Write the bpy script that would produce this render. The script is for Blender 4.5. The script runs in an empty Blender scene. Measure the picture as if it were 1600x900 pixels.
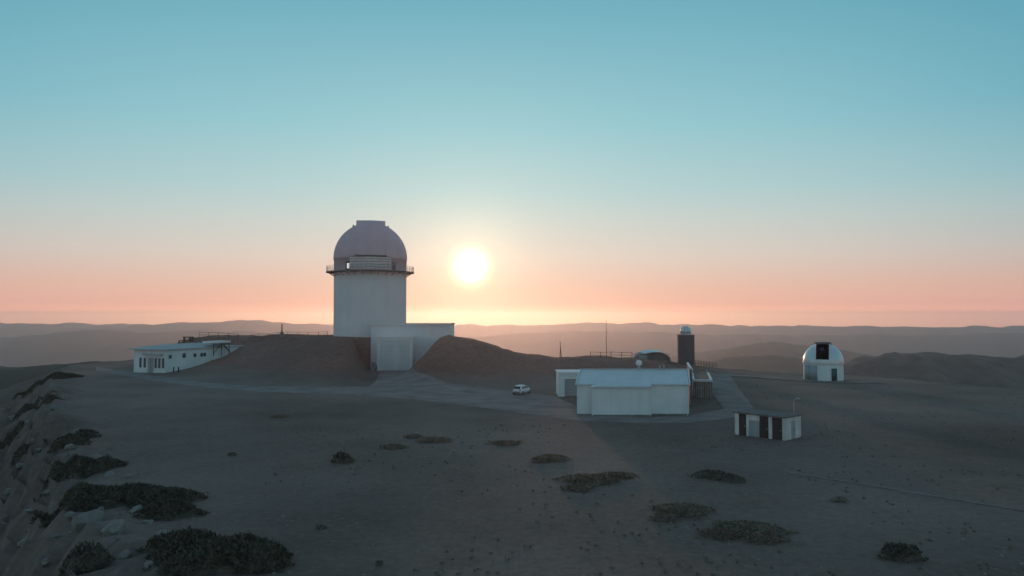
import bpy, math, random
import numpy as np
from mathutils import Vector, Matrix
from mathutils.bvhtree import BVHTree

R = math.radians
random.seed(7)
rng = np.random.default_rng(11)
scene = bpy.context.scene
col = scene.collection

# ------------------------------------------------------------------ camera
FPX = 1143.0                     # focal length in pixels of a 1600 px wide picture
CAM = Vector((0.0, 0.0, 14.0))
PITCH = math.atan(42.0 / FPX)
cam_d = bpy.data.cameras.new('camera')
cam_d.sensor_width = 36.0
cam_d.lens = FPX * 36.0 / 1600.0
cam_d.clip_start = 0.5
cam_d.clip_end = 60000.0
cam = bpy.data.objects.new('camera', cam_d)
cam.location = CAM
cam.rotation_euler = (math.pi / 2 + PITCH, 0, 0)
col.objects.link(cam)
scene.camera = cam

# ------------------------------------------------------------------ sun, sky, exposure
SUN_AZ = math.atan((735 - 800) / FPX)          # from +Y towards +X
SUN_EL = math.atan((492 - 417) / FPX)
SUN_DIR = Vector((math.sin(SUN_AZ) * math.cos(SUN_EL), math.cos(SUN_AZ) * math.cos(SUN_EL), math.sin(SUN_EL)))
sl = bpy.data.lights.new('sun', 'SUN')
sl.energy = 0.7
sl.angle = R(2.2)                 # a low sun swollen by haze
sl.color = (1.0, 0.54, 0.33)
so = bpy.data.objects.new('sun', sl)
so.rotation_euler = (-SUN_DIR).to_track_quat('-Z', 'Y').to_euler()
so.location = (0, 0, 120)
col.objects.link(so)

def s2l(r, g, b):
    f = lambda c: (c / 255 / 12.92) if c / 255 <= 0.04045 else ((c / 255 + 0.055) / 1.055) ** 2.4
    return (f(r), f(g), f(b), 1.0)

world = bpy.data.worlds.new('World')
scene.world = world
world.use_nodes = True
wn, wl = world.node_tree.nodes, world.node_tree.links
wn.clear()
w_out = wn.new('ShaderNodeOutputWorld')
w_bg = wn.new('ShaderNodeBackground')
w_tc = wn.new('ShaderNodeTexCoord')
w_sep = wn.new('ShaderNodeSeparateXYZ')
wl.new(w_tc.outputs['Generated'], w_sep.inputs[0])

def w_math(op, a, b=None, clamp=False):
    n = wn.new('ShaderNodeMath'); n.operation = op; n.use_clamp = clamp
    for i, v in enumerate((a, b)):
        if v is None: continue
        if isinstance(v, (int, float)): n.inputs[i].default_value = v
        else: wl.new(v, n.inputs[i])
    return n.outputs[0]

def w_ramp(fac, stops):
    n = wn.new('ShaderNodeValToRGB'); e = n.color_ramp.elements
    while len(e) < len(stops): e.new(0.5)
    for el, (p, c) in zip(e, stops):
        el.position = p; el.color = (*c, 1.0) if isinstance(c[0], float) else s2l(*c)     # floats are scene-linear
    wl.new(fac, n.inputs[0])
    return n.outputs[0]

def w_mix(kind, fac, a, b):
    n = wn.new('ShaderNodeMix'); n.data_type = 'RGBA'; n.blend_type = kind; n.clamp_factor = True
    for sock, v in ((n.inputs[0], fac), (n.inputs[6], a), (n.inputs[7], b)):
        if isinstance(v, (int, float)): sock.default_value = v
        elif isinstance(v, tuple): sock.default_value = v
        else: wl.new(v, sock)
    return n.outputs[2]

elev = w_math('MAXIMUM', w_sep.outputs[2], 0.0)          # sine of the elevation
toward = w_ramp(elev, [(0.0, (1.55, 0.78, 0.44)), (0.005, (1.22, 0.60, 0.40)), (0.014, (0.92, 0.48, 0.37)), (0.037, (236, 190, 171)), (0.080, (224, 208, 195)),
                       (0.124, (206, 212, 205)), (0.165, (184, 211, 210)), (0.247, (154, 204, 211)), (0.396, (118, 181, 197)),
                       (0.70, (110, 146, 166)), (1.0, (106, 124, 148))])
away = w_ramp(elev, [(0.0, (1.35, 0.60, 0.48)), (0.005, (1.06, 0.49, 0.41)), (0.014, (0.78, 0.41, 0.355)), (0.035, (218, 174, 160)), (0.08, (190, 186, 182)), (0.124, (166, 190, 191)), (0.165, (142, 187, 196)),
                     (0.247, (110, 174, 191)), (0.396, (86, 158, 178)), (0.70, (104, 136, 158)), (1.0, (104, 120, 146))])
dot_n = wn.new('ShaderNodeVectorMath'); dot_n.operation = 'DOT_PRODUCT'
wl.new(w_tc.outputs['Generated'], dot_n.inputs[0]); dot_n.inputs[1].default_value = SUN_DIR
mr = wn.new('ShaderNodeMapRange'); mr.interpolation_type = 'SMOOTHSTEP'
wl.new(dot_n.outputs['Value'], mr.inputs[0])
mr.inputs[1].default_value = 0.68; mr.inputs[2].default_value = 1.0
grad = w_mix('MIX', mr.outputs[0], away, toward)
sky = wn.new('ShaderNodeTexSky'); sky.sky_type = 'NISHITA'; sky.sun_disc = False
sky.sun_elevation = SUN_EL; sky.sun_rotation = SUN_AZ
sky.altitude = 2100; sky.air_density = 1.0; sky.dust_density = 1.5; sky.ozone_density = 2.0
sky_s = w_mix('MULTIPLY', 1.0, sky.outputs[0], (0.10, 0.10, 0.10, 1))
base = w_mix('MIX', 0.06, grad, sky_s)
# the sun itself and the bright air around it
omd = w_math('SUBTRACT', 1.0, dot_n.outputs['Value'])
def glow(amp, s):
    return w_math('MULTIPLY', w_math('EXPONENT', w_math('DIVIDE', w_math('MULTIPLY', omd, -1.0), s)), amp)
def tint(v, c):
    n = wn.new('ShaderNodeMix'); n.data_type = 'RGBA'; n.blend_type = 'MULTIPLY'; n.inputs[0].default_value = 1.0
    wl.new(v, n.inputs[6]); n.inputs[7].default_value = c
    return n.outputs[2]
acc = base
for amp, s, c in ((3.3, 1.35e-4, (1.0, 0.92, 0.50, 1)), (0.26, 0.0022, (1.0, 0.84, 0.46, 1)), (0.10, 0.018, (1.0, 0.78, 0.46, 1))):
    acc = w_mix('ADD', 1.0, acc, tint(glow(amp, s), c))
wl.new(acc, w_bg.inputs[0]); w_bg.inputs[1].default_value = 1.0
wl.new(w_bg.outputs[0], w_out.inputs[0])

vs = scene.view_settings
vs.view_transform = 'Standard'; vs.look = 'None'; vs.exposure = 0.0; vs.gamma = 1.0; vs.use_curve_mapping = False
scene.render.engine = 'CYCLES'
cy = scene.cycles
cy.use_denoising = True
cy.max_bounces = 6; cy.diffuse_bounces = 3; cy.glossy_bounces = 3; cy.transmission_bounces = 4; cy.volume_bounces = 0

# ------------------------------------------------------------------ materials
MATS = {}
def mat(name, c, rough=0.8, var=0.25, scale=1.0, c2=None, bump=0.0, bscale=None, metal=0.0, streak=0.0, spec=0.3, emit=None):
    """plain surface with noise variation between two tones, optional fine relief and vertical weather streaks"""
    if name in MATS: return MATS[name]
    m = bpy.data.materials.new(name); m.use_nodes = True
    n, l = m.node_tree.nodes, m.node_tree.links
    b = n['Principled BSDF']
    b.inputs['Roughness'].default_value = rough
    b.inputs['Metallic'].default_value = metal
    b.inputs['Specular IOR Level'].default_value = spec
    tc = n.new('ShaderNodeTexCoord')
    nz = n.new('ShaderNodeTexNoise'); nz.inputs['Scale'].default_value = scale; nz.inputs['Detail'].default_value = 6; nz.inputs['Roughness'].default_value = 0.62
    l.new(tc.outputs['Object'], nz.inputs['Vector'])
    cr = n.new('ShaderNodeValToRGB')
    d = c2 if c2 else tuple(v * (1 - var) for v in c)
    u = tuple(min(1, v * (1 + var * 0.4)) for v in c)
    cr.color_ramp.elements[0].position = 0.32; cr.color_ramp.elements[0].color = (*d, 1)
    cr.color_ramp.elements[1].position = 0.68; cr.color_ramp.elements[1].color = (*u, 1)
    l.new(nz.outputs['Fac'], cr.inputs[0])
    out = cr.outputs[0]
    if streak > 0:
        mp = n.new('ShaderNodeMapping'); mp.inputs['Scale'].default_value = (1.3, 1.3, 0.05)
        l.new(tc.outputs['Object'], mp.inputs[0])
        n2 = n.new('ShaderNodeTexNoise'); n2.inputs['Scale'].default_value = 1.0; n2.inputs['Detail'].default_value = 4
        l.new(mp.outputs[0], n2.inputs['Vector'])
        c3 = n.new('ShaderNodeValToRGB')
        c3.color_ramp.elements[0].position = 0.35; c3.color_ramp.elements[0].color = (1 - streak, 1 - streak, 1 - streak, 1)
        c3.color_ramp.elements[1].position = 0.6; c3.color_ramp.elements[1].color = (1, 1, 1, 1)
        l.new(n2.outputs['Fac'], c3.inputs[0])
        mx = n.new('ShaderNodeMix'); mx.data_type = 'RGBA'; mx.blend_type = 'MULTIPLY'; mx.inputs[0].default_value = 1
        l.new(out, mx.inputs[6]); l.new(c3.outputs[0], mx.inputs[7]); out = mx.outputs[2]
    l.new(out, b.inputs['Base Color'])
    if bump > 0:
        n3 = n.new('ShaderNodeTexNoise'); n3.inputs['Scale'].default_value = bscale or scale * 6; n3.inputs['Detail'].default_value = 8
        l.new(tc.outputs['Object'], n3.inputs['Vector'])
        bp = n.new('ShaderNodeBump'); bp.inputs['Strength'].default_value = 0.6; bp.inputs['Distance'].default_value = bump
        l.new(n3.outputs['Fac'], bp.inputs['Height']); l.new(bp.outputs[0], b.inputs['Normal'])
    if emit:
        b.inputs['Emission Color'].default_value = (*emit[0], 1); b.inputs['Emission Strength'].default_value = emit[1]
    MATS[name] = m
    return m

M_white = mat('white_render', (0.80, 0.80, 0.78), 0.85, 0.10, 0.3, streak=0.05, bump=0.01, bscale=12)
M_tower = mat('tower_paint', (0.80, 0.74, 0.74), 0.8, 0.08, 0.15, streak=0.03, bump=0.01, bscale=8)
M_dome = mat('dome_metal', (0.66, 0.47, 0.50), 0.6, 0.08, 0.3, streak=0.03, metal=0.1, spec=0.4)
M_domedark = mat('dome_trim', (0.20, 0.18, 0.18), 0.7, 0.2, 0.6)
M_domepanel = mat('dome_panel', (0.72, 0.60, 0.58), 0.6, 0.1, 0.7)
M_wdome = mat('white_dome_metal', (0.66, 0.68, 0.69), 0.35, 0.08, 0.6, metal=0.3, spec=0.5)
M_dark = mat('dark_steel', (0.045, 0.045, 0.05), 0.6, 0.3, 2.0)
M_rust = mat('rusty_post', (0.10, 0.07, 0.055), 0.8, 0.35, 3.0)
M_galv = mat('galvanised', (0.42, 0.43, 0.44), 0.45, 0.2, 2.0, metal=0.6)
M_glass = mat('dark_glass', (0.03, 0.04, 0.045), 0.08, 0.1, 1.0, spec=0.6)
M_tealglass = mat('teal_shutter', (0.05, 0.10, 0.11), 0.4, 0.2, 1.0)
M_roofm = mat('metal_roof', (0.62, 0.66, 0.67), 0.45, 0.08, 0.35, metal=0.15, spec=0.5, streak=0.06)
M_roofflat = mat('roof_felt', (0.44, 0.47, 0.47), 0.8, 0.2, 0.4)
M_gravelroof = mat('roof_gravel', (0.20, 0.16, 0.13), 0.95, 0.3, 1.5, bump=0.02)
M_greydoor = mat('grey_door', (0.38, 0.40, 0.40), 0.6, 0.1, 0.5, streak=0.1)
M_portaldoor = mat('portal_door', (0.74, 0.69, 0.69), 0.6, 0.08, 0.4, streak=0.08)
M_brown = mat('brown_door', (0.072, 0.048, 0.046), 0.6, 0.3, 1.5, streak=0.2)
M_shed = mat('shed_render', (0.78, 0.70, 0.67), 0.9, 0.2, 0.8, streak=0.2, bump=0.01)
M_felt = mat('dark_felt', (0.17, 0.145, 0.14), 0.9, 0.3, 1.2)
M_timber = mat('weathered_timber', (0.46, 0.41, 0.34), 0.9, 0.35, 1.5, streak=0.35)
M_tower2 = mat('slate_cladding', (0.13, 0.12, 0.12), 0.8, 0.15, 0.7, streak=0.15)
M_leaf = mat('juniper_needles', (0.12, 0.104, 0.076), 0.85, 0.5, 1.6, spec=0.1)
M_leafdry = mat('dry_thorn_leaves', (0.24, 0.175, 0.125), 0.9, 0.45, 1.8, spec=0.1)
M_twig = mat('juniper_wood', (0.12, 0.095, 0.075), 0.95, 0.4, 3.0)
M_rock = mat('limestone', (0.25, 0.225, 0.20), 0.95, 0.4, 0.9, bump=0.06, bscale=5)
M_asphalt = mat('worn_asphalt', (0.25, 0.205, 0.19), 0.95, 0.34, 0.22, bump=0.01, bscale=20)
M_carpaint = mat('white_car_paint', (0.74, 0.73, 0.72), 0.28, 0.04, 1.0, spec=0.5)
M_rubber = mat('tyre_rubber', (0.03, 0.03, 0.03), 0.85, 0.2, 3.0)
M_red = mat('tail_light_red', (0.35, 0.03, 0.02), 0.3, 0.1, 2.0)
M_plate = mat('number_plate', (0.6, 0.6, 0.58), 0.5, 0.05, 2.0)
M_skypane = mat('sky_glow_pane', (0.9, 0.85, 0.8), 0.4, 0.02, 1.0, emit=((1.0, 0.86, 0.84), 0.9))  # added weak emission, standing for bright sky seen through the dome door
M_hill = mat('hill_scrub', (0.105, 0.10, 0.078), 0.95, 0.45, 0.012)
M_far = mat('far_mountain', (0.13, 0.12, 0.11), 0.95, 0.35, 0.0016)
M_forest = mat('scrub_hill', (0.105, 0.096, 0.086), 0.95, 0.45, 0.05)
M_grass = mat('dry_grass', (0.21, 0.165, 0.11), 0.95, 0.4, 0.4, spec=0.1)

def ground_material():
    m = bpy.data.materials.new('stony_ground'); m.use_nodes = True
    n, l = m.node_tree.nodes, m.node_tree.links
    b = n['Principled BSDF']; b.inputs['Roughness'].default_value = 0.97; b.inputs['Specular IOR Level'].default_value = 0.15
    tc = n.new('ShaderNodeTexCoord')
    def noise(sc, det=8, ro=0.6):
        z = n.new('ShaderNodeTexNoise'); z.inputs['Scale'].default_value = sc; z.inputs['Detail'].default_value = det; z.inputs['Roughness'].default_value = ro
        l.new(tc.outputs['Object'], z.inputs['Vector']); return z.outputs['Fac']
    def ramp(f, a, ca, bb, cb):
        r = n.new('ShaderNodeValToRGB'); e = r.color_ramp.elements
        e[0].position = a; e[0].color = ca; e[1].position = bb; e[1].color = cb
        l.new(f, r.inputs[0]); return r.outputs[0]
    def mix(kind, f, a, c):
        x = n.new('ShaderNodeMix'); x.data_type = 'RGBA'; x.blend_type = kind
        if isinstance(f, float): x.inputs[0].default_value = f
        else: l.new(f, x.inputs[0])
        l.new(a, x.inputs[6]); l.new(c, x.inputs[7]); return x.outputs[2]
    soil = ramp(noise(0.045, 8, 0.62), 0.36, (0.140, 0.094, 0.076, 1), 0.62, (0.250, 0.188, 0.160, 1))
    gravel = ramp(noise(1.6, 10, 0.72), 0.30, (0.115, 0.080, 0.064, 1), 0.70, (0.290, 0.235, 0.200, 1))
    c1 = mix('MIX', 0.45, soil, gravel)
    patch = ramp(noise(0.16, 6, 0.7), 0.56, (0, 0, 0, 1), 0.68, (1, 1, 1, 1))
    dry = ramp(noise(2.5, 6, 0.7), 0.3, (0.085, 0.068, 0.046, 1), 0.7, (0.165, 0.130, 0.090, 1))
    pm = n.new('ShaderNodeMath'); pm.operation = 'MULTIPLY'; pm.inputs[1].default_value = 0.55
    l.new(patch, pm.inputs[0])
    c2 = mix('MIX', pm.outputs[0], c1, dry)
    # the heaped banks are of a redder, coarser earth than the plain
    bank = ramp(noise(0.9, 10, 0.75), 0.3, (0.165, 0.092, 0.070, 1), 0.7, (0.285, 0.165, 0.135, 1))
    at = n.new('ShaderNodeAttribute'); at.attribute_name = 'earth_bank'
    am = n.new('ShaderNodeMath'); am.operation = 'MULTIPLY_ADD'; am.use_clamp = True
    l.new(noise(0.5, 6, 0.7), am.inputs[0]); am.inputs[1].default_value = 0.5; am.inputs[2].default_value = -0.3
    ad = n.new('ShaderNodeMath'); ad.operation = 'ADD'; ad.use_clamp = True
    l.new(at.outputs['Fac'], ad.inputs[0]); l.new(am.outputs[0], ad.inputs[1])
    mu = n.new('ShaderNodeMath'); mu.operation = 'MULTIPLY'; l.new(ad.outputs[0], mu.inputs[0]); l.new(at.outputs['Fac'], mu.inputs[1])
    c2 = mix('MIX', mu.outputs[0], c2, bank)
    # pale stone scatter and darker damp soil in broad uneven patches
    big = ramp(noise(0.02, 5, 0.55), 0.36, (0.70, 0.70, 0.73, 1), 0.64, (1.18, 1.15, 1.13, 1))
    c2 = mix('MULTIPLY', 1.0, c2, big)
    vor = n.new('ShaderNodeTexVoronoi'); vor.inputs['Scale'].default_value = 1.4; vor.feature = 'F1'
    l.new(tc.outputs['Object'], vor.inputs['Vector'])
    st = ramp(vor.outputs['Distance'], 0.10, (1.0, 1.0, 1.0, 1), 0.20, (0, 0, 0, 1))
    sp = ramp(noise(0.22, 5, 0.7), 0.50, (0, 0, 0, 1), 0.66, (0.6, 0.6, 0.6, 1))
    sm_ = n.new('ShaderNodeMath'); sm_.operation = 'MULTIPLY'; l.new(st, sm_.inputs[0]); l.new(sp, sm_.inputs[1])
    stone = ramp(noise(6.0, 4, 0.6), 0.3, (0.24, 0.20, 0.175, 1), 0.7, (0.40, 0.35, 0.31, 1))
    c2 = mix('MIX', sm_.outputs[0], c2, stone)
    l.new(c2, b.inputs['Base Color'])
    bp = n.new('ShaderNodeBump'); bp.inputs['Strength'].default_value = 0.8; bp.inputs['Distance'].default_value = 0.12
    l.new(noise(2.2, 10, 0.75), bp.inputs['Height']); l.new(bp.outputs[0], b.inputs['Normal'])
    return m
M_ground = ground_material()

# ------------------------------------------------------------------ helpers
class MB:
    """collects shapes and links them as one mesh object"""
    def __init__(s): s.v = []; s.f = []; s.s = []
    def add(s, vs_, fs, smooth=False):
        o = len(s.v); s.v.extend(tuple(p) for p in vs_)
        for f in fs: s.f.append(tuple(i + o for i in f)); s.s.append(smooth)
        return s
    def box(s, x0, x1, y0, y1, z0, z1, rz=0.0, c=(0, 0)):
        p = [(x0, y0, z0), (x1, y0, z0), (x1, y1, z0), (x0, y1, z0), (x0, y0, z1), (x1, y0, z1), (x1, y1, z1), (x0, y1, z1)]
        if rz:
            ca, sa = math.cos(rz), math.sin(rz)
            p = [(c[0] + (x - c[0]) * ca - (y - c[1]) * sa, c[1] + (x - c[0]) * sa + (y - c[1]) * ca, z) for x, y, z in p]
        return s.add(p, [(0, 3, 2, 1), (4, 5, 6, 7), (0, 1, 5, 4), (1, 2, 6, 5), (2, 3, 7, 6), (3, 0, 4, 7)])
    def tube(s, a, b, r0, r1=None, n=8, caps=True):
        a, b = Vector(a), Vector(b); r1 = r0 if r1 is None else r1
        d = (b - a).normalized(); u = d.orthogonal().normalized(); w = d.cross(u)
        p = []
        for c, r in ((a, r0), (b, r1)):
            for i in range(n):
                t = 2 * math.pi * i / n; p.append(c + (u * math.cos(t) + w * math.sin(t)) * r)
        s.add(p, [(i, (i + 1) % n, n + (i + 1) % n, n + i) for i in range(n)], True)
        if caps: s.add(p, [tuple(range(n - 1, -1, -1)), tuple(range(n, 2 * n))])
        return s
    def lathe(s, prof, n=64, a0=0.0, a1=2 * math.pi, smooth=True, c=(0, 0)):
        full = abs(a1 - a0 - 2 * math.pi) < 1e-6
        k = n if full else n + 1
        p = []
        for r, z in prof:
            for i in range(k):
                t = a0 + (a1 - a0) * i / n; p.append((c[0] + r * math.cos(t), c[1] + r * math.sin(t), z))
        fs = []
        for j in range(len(prof) - 1):
            for i in range(n):
                i2 = (i + 1) % k if full else i + 1
                fs.append((j * k + i, j * k + i2, (j + 1) * k + i2, (j + 1) * k + i))
        return s.add(p, fs, smooth)
    def build(s, name, m, parent=None, loc=None):
        me = bpy.data.meshes.new(name); me.from_pydata(s.v, [], s.f); me.update()
        me.polygons.foreach_set('use_smooth', s.s)
        me.materials.append(m)
        o = bpy.data.objects.new(name, me); col.objects.link(o)
        if parent: o.parent = parent
        if loc: o.location = loc
        return o

def tag(o, label=None, cat=None, group=None, kind=None):
    for k, v in (('label', label), ('category', cat), ('group', group), ('kind', kind)):
        if v: o[k] = v
    return o
def thing(name, label, cat, loc=(0, 0, 0), rz=0.0, group=None):
    o = bpy.data.objects.new(name, None); col.objects.link(o)
    o.empty_display_size = 0.5
    o.location = loc; o.rotation_euler = (0, 0, rz)
    return tag(o, label, cat, group)
def part(src, name, parent, loc=None):
    c = src.copy(); col.objects.link(c); c.name = name; c.parent = parent
    if loc: c.location = loc
    return c

def pix(px, py, Y):
    """the point of the place that the picture shows at this pixel, at distance Y along the view"""
    u, v = (px - 800) / FPX, (450 - py) / FPX
    d = Vector((u, math.cos(PITCH) - v * math.sin(PITCH), math.sin(PITCH) + v * math.cos(PITCH)))
    return CAM + d * (Y / d.y)
def flat(px, py, z=0.0):
    d = pix(px, py, 100.0) - CAM
    return CAM + d * ((z - CAM.z) / d.z)

# ------------------------------------------------------------------ noise
def _hash(ix, iy, seed):
    h = (ix.astype(np.int64) * 374761393 + iy.astype(np.int64) * 668265263 + seed * 974711) & 0x7fffffff
    h = ((h ^ (h >> 13)) * 1274126177) & 0x7fffffff
    return ((h ^ (h >> 16)) & 0xffff) / 65535.0
def vnoise(x, y, seed=0):
    x0, y0 = np.floor(x), np.floor(y); fx, fy = x - x0, y - y0
    fx = fx * fx * fx * (fx * (fx * 6 - 15) + 10); fy = fy * fy * fy * (fy * (fy * 6 - 15) + 10)
    a, b = _hash(x0, y0, seed), _hash(x0 + 1, y0, seed); c, d = _hash(x0, y0 + 1, seed), _hash(x0 + 1, y0 + 1, seed)
    return (a * (1 - fx) + b * fx) * (1 - fy) + (c * (1 - fx) + d * fx) * fy * 1.0
def fbm(x, y, seed=0, o=5, g=0.5):
    t = np.zeros_like(x, dtype=float); a = 1.0; n = 0.0
    for i in range(o):
        t += a * (vnoise(x * 2 ** i + 17.3 * i, y * 2 ** i - 9.1 * i, seed + i) * 2 - 1); n += a; a *= g
    return t / n
def sm(t):
    t = np.clip(t, 0, 1); return t * t * (3 - 2 * t)

# ------------------------------------------------------------------ ground
PLATEAU = np.array([(4.5 - 0.66 * y, y) for y in (-60, 20, 45, 62, 80, 105, 130, 150)] +
                   [(-108, 172), (-124, 205), (-118, 236), (-80, 238), (-40, 236), (-5, 222), (20, 200), (45, 190), (62, 182), (80, 172), (94, 140), (112, 105), (150, 60), (170, -60)][0:], float)
def sdf(px, py, poly):
    d = np.full(px.shape, 1e18); inside = np.zeros(px.shape, bool)
    n = len(poly)
    for i in range(n):
        a, b = poly[i], poly[(i + 1) % n]
        ex, ey = b - a; wx, wy = px - a[0], py - a[1]
        t = np.clip((wx * ex + wy * ey) / (ex * ex + ey * ey), 0, 1)
        d = np.minimum(d, (wx - ex * t) ** 2 + (wy - ey * t) ** 2)
        c = ((a[1] <= py) & (b[1] > py)) | ((b[1] <= py) & (a[1] > py))
        xx = a[0] + (py - a[1]) / (b[1] - a[1] + 1e-12) * ex
        inside ^= c & (px < xx)
    d = np.sqrt(d)
    return np.where(inside, -d, d)
def half(x, y, a, b, w):
    """rises from 0 to 1 over w metres to the left of the line a -> b"""
    ex, ey = b[0] - a[0], b[1] - a[1]; L = math.hypot(ex, ey)
    return sm(((x - a[0]) * -ey + (y - a[1]) * ex) / L / w)
BX = np.array([-26, -24.6, -21.5, -17.6, -15.6, -9.3, -4.7, 0, 6.2, 10.9, 18.7, 29.6, 40.5, 50, 62])
BZ = np.array([0, 0.6, 4.4, 8.4, 8.9, 7.9, 6.5, 5.1, 3.9, 3.4, 3.7, 3.3, 2.0, 0.8, 0])
def G(x, y, mound=False):
    wob = fbm(x / 26.0, y / 26.0, 3, 4) * 4.0 + fbm(x / 7.0, y / 7.0, 9, 3) * 1.2
    d = sdf(x, y, PLATEAU) + wob * np.clip((150 - x) / 40, 0, 1)
    do = np.maximum(d, 0)
    z = np.zeros_like(x, dtype=float)
    left = np.clip((-x - 5) / 20, 0, 1) * np.clip((185 - y) / 30, 0, 1)
    # slopes that leave the summit: steep first, then the valley floor far below
    depth = 330 + 55 * fbm(x / 2600.0, y / 2600.0, 21, 4)
    z -= depth * (1 - np.exp(-do * 0.42 / depth))
    z -= 2.6 * sm(d / 7.0) * left                                  # broken rocky rim on the left
    rough = np.clip(d / 6.0 + 0.6, 0, 1) * np.exp(-np.maximum(d, 0) / 160.0)
    rid = 1 - np.abs(fbm(x / 9.0, y / 9.0, 31, 5))
    z += rough * (1.8 * (rid - 0.75) * (0.35 + 0.65 * left) + 0.5 * fbm(x / 3.0, y / 3.0, 41, 4))
    ledge = sm((np.mod(z * 0.55 + 0.8 * fbm(x / 6.0, y / 6.0, 45, 4), 1.0) - 0.35) / 0.3)
    rid2 = 1 - np.abs(fbm(x / 3.6, y / 3.6, 47, 5)) * 2
    z += rough * left * (1.5 * (ledge - 0.5) + 1.0 * (rid2 - 0.5) + 0.35 * fbm(x / 1.1, y / 1.1, 49, 3))
    z += np.clip(do / 300, 0, 1) * np.exp(-do / 9000) * 40 * fbm(x / 420.0, y / 420.0, 51, 6)
    z += 0.16 * fbm(x / 11.0, y / 11.0, 61, 4) * np.clip(np.abs(y - 120) / 60 + 0.3, 0, 1)
    # mound that carries the big dome, cut by the yard of the portal on its right
    h1 = 8.1 * half(x, y, (-75.6, 161), (-28, 143.5), 33 + 25 * np.clip((-42 - x) / 33, 0, 1)) * half(x, y, (-29, 143), (-36.6, 186), 4.6) * half(x, y, (-95, 240), (-89.5, 170), 22) * half(x, y, (0, 238), (-60, 238), 18)
    h2 = 8.1 * half(x, y, (-70, 190.4), (-4, 190.4), 1.5) * half(x, y, (-70, 238), (-70, 190), 12) * half(x, y, (-12, 190), (-12, 238), 14) * half(x, y, (0, 238), (-60, 238), 18)
    h4 = 7.8 * half(x, y, (-110, 192), (-60, 192), 14) * half(x, y, (-108, 240), (-108, 190), 20) * half(x, y, (-12, 190), (-12, 238), 14) * half(x, y, (0, 238), (-60, 238), 18)
    crest = np.interp(x, BX, BZ)
    yf = np.clip(150 - 0.55 * (x + 20), 133, 152)
    h3 = crest * sm((y - yf) / (179 - yf)) * (1 - sm((y - 183) / 38))
    hh = np.maximum(np.maximum(h1, h2), np.maximum(h3, h4))
    gully = np.abs(fbm(x / 6.0, y / 16.0, 73, 4))
    z += hh * (1 + 0.05 * fbm(x / 5.0, y / 5.0, 71, 4)) - 0.9 * sm(hh / 2.0) * sm((8.0 - hh) / 3.0) * (0.35 - gully)
    if mound: return z, hh
    return z
def axis(lo, hi, step, far):
    a = list(np.arange(lo, hi + 1e-6, step)); s = step
    while a[-1] < far: s *= 1.085; a.append(a[-1] + s)
    s = step
    while a[0] > -far: s *= 1.085; a.insert(0, a[0] - s)
    return np.array(a)
gx = axis(-130, 130, 0.9, 7700); gy = axis(18, 245, 0.9, 7700)
XX, YY = np.meshgrid(gx, gy)
ZZ, HH = G(XX, YY, True)
nx, ny = len(gx), len(gy)
gv = np.stack([XX.ravel(), YY.ravel(), ZZ.ravel()], 1)
ii = (np.arange(ny - 1)[:, None] * nx + np.arange(nx - 1)[None, :]).ravel()
gf = np.stack([ii, ii + 1, ii + nx + 1, ii + nx], 1)
def fast_mesh(name, v, f, m, smooth=True):
    """numpy vertices and faces of k corners"""
    me = bpy.data.meshes.new(name); k = f.shape[1]
    me.vertices.add(len(v)); me.vertices.foreach_set('co', v.astype(np.float32).ravel())
    me.loops.add(f.size); me.loops.foreach_set('vertex_index', f.astype(np.int32).ravel())
    me.polygons.add(len(f)); me.polygons.foreach_set('loop_start', np.arange(0, f.size, k, dtype=np.int32))
    me.polygons.foreach_set('use_smooth', np.full(len(f), smooth))
    me.update(calc_edges=True); me.validate()
    me.materials.append(m)
    o = bpy.data.objects.new(name, me); col.objects.link(o)
    return o
ground = fast_mesh('ground', gv, gf, M_ground)
tag(ground, kind='structure')
at_ = ground.data.attributes.new('earth_bank', 'FLOAT', 'POINT')
at_.data.foreach_set('value', np.clip(HH.ravel() / 2.2, 0, 1).astype(np.float32))
def gz(x, y):
    """height of the ground sheet (bilinear on its own grid)"""
    i = int(np.clip(np.searchsorted(gx, x) - 1, 0, nx - 2)); j = int(np.clip(np.searchsorted(gy, y) - 1, 0, ny - 2))
    u, v = (x - gx[i]) / (gx[i + 1] - gx[i]), (y - gy[j]) / (gy[j + 1] - gy[j])
    return float((ZZ[j, i] * (1 - u) + ZZ[j, i + 1] * u) * (1 - v) + (ZZ[j + 1, i] * (1 - u) + ZZ[j + 1, i + 1] * u) * v)
def on_ground(px, py, far=400.0):
    """first point of the ground sheet along a pixel's line of sight"""
    t = 20.0; prev = t
    d = pix(px, py, 1.0) - CAM
    while t < far:
        p = CAM + d * t
        if p.z < gz(p.x, p.y): break
        prev = t; t += 0.5
    for _ in range(12):
        m_ = (prev + t) / 2; p = CAM + d * m_
        if p.z < gz(p.x, p.y): t = m_
        else: prev = m_
    p = CAM + d * t
    return Vector((p.x, p.y, gz(p.x, p.y)))

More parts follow.
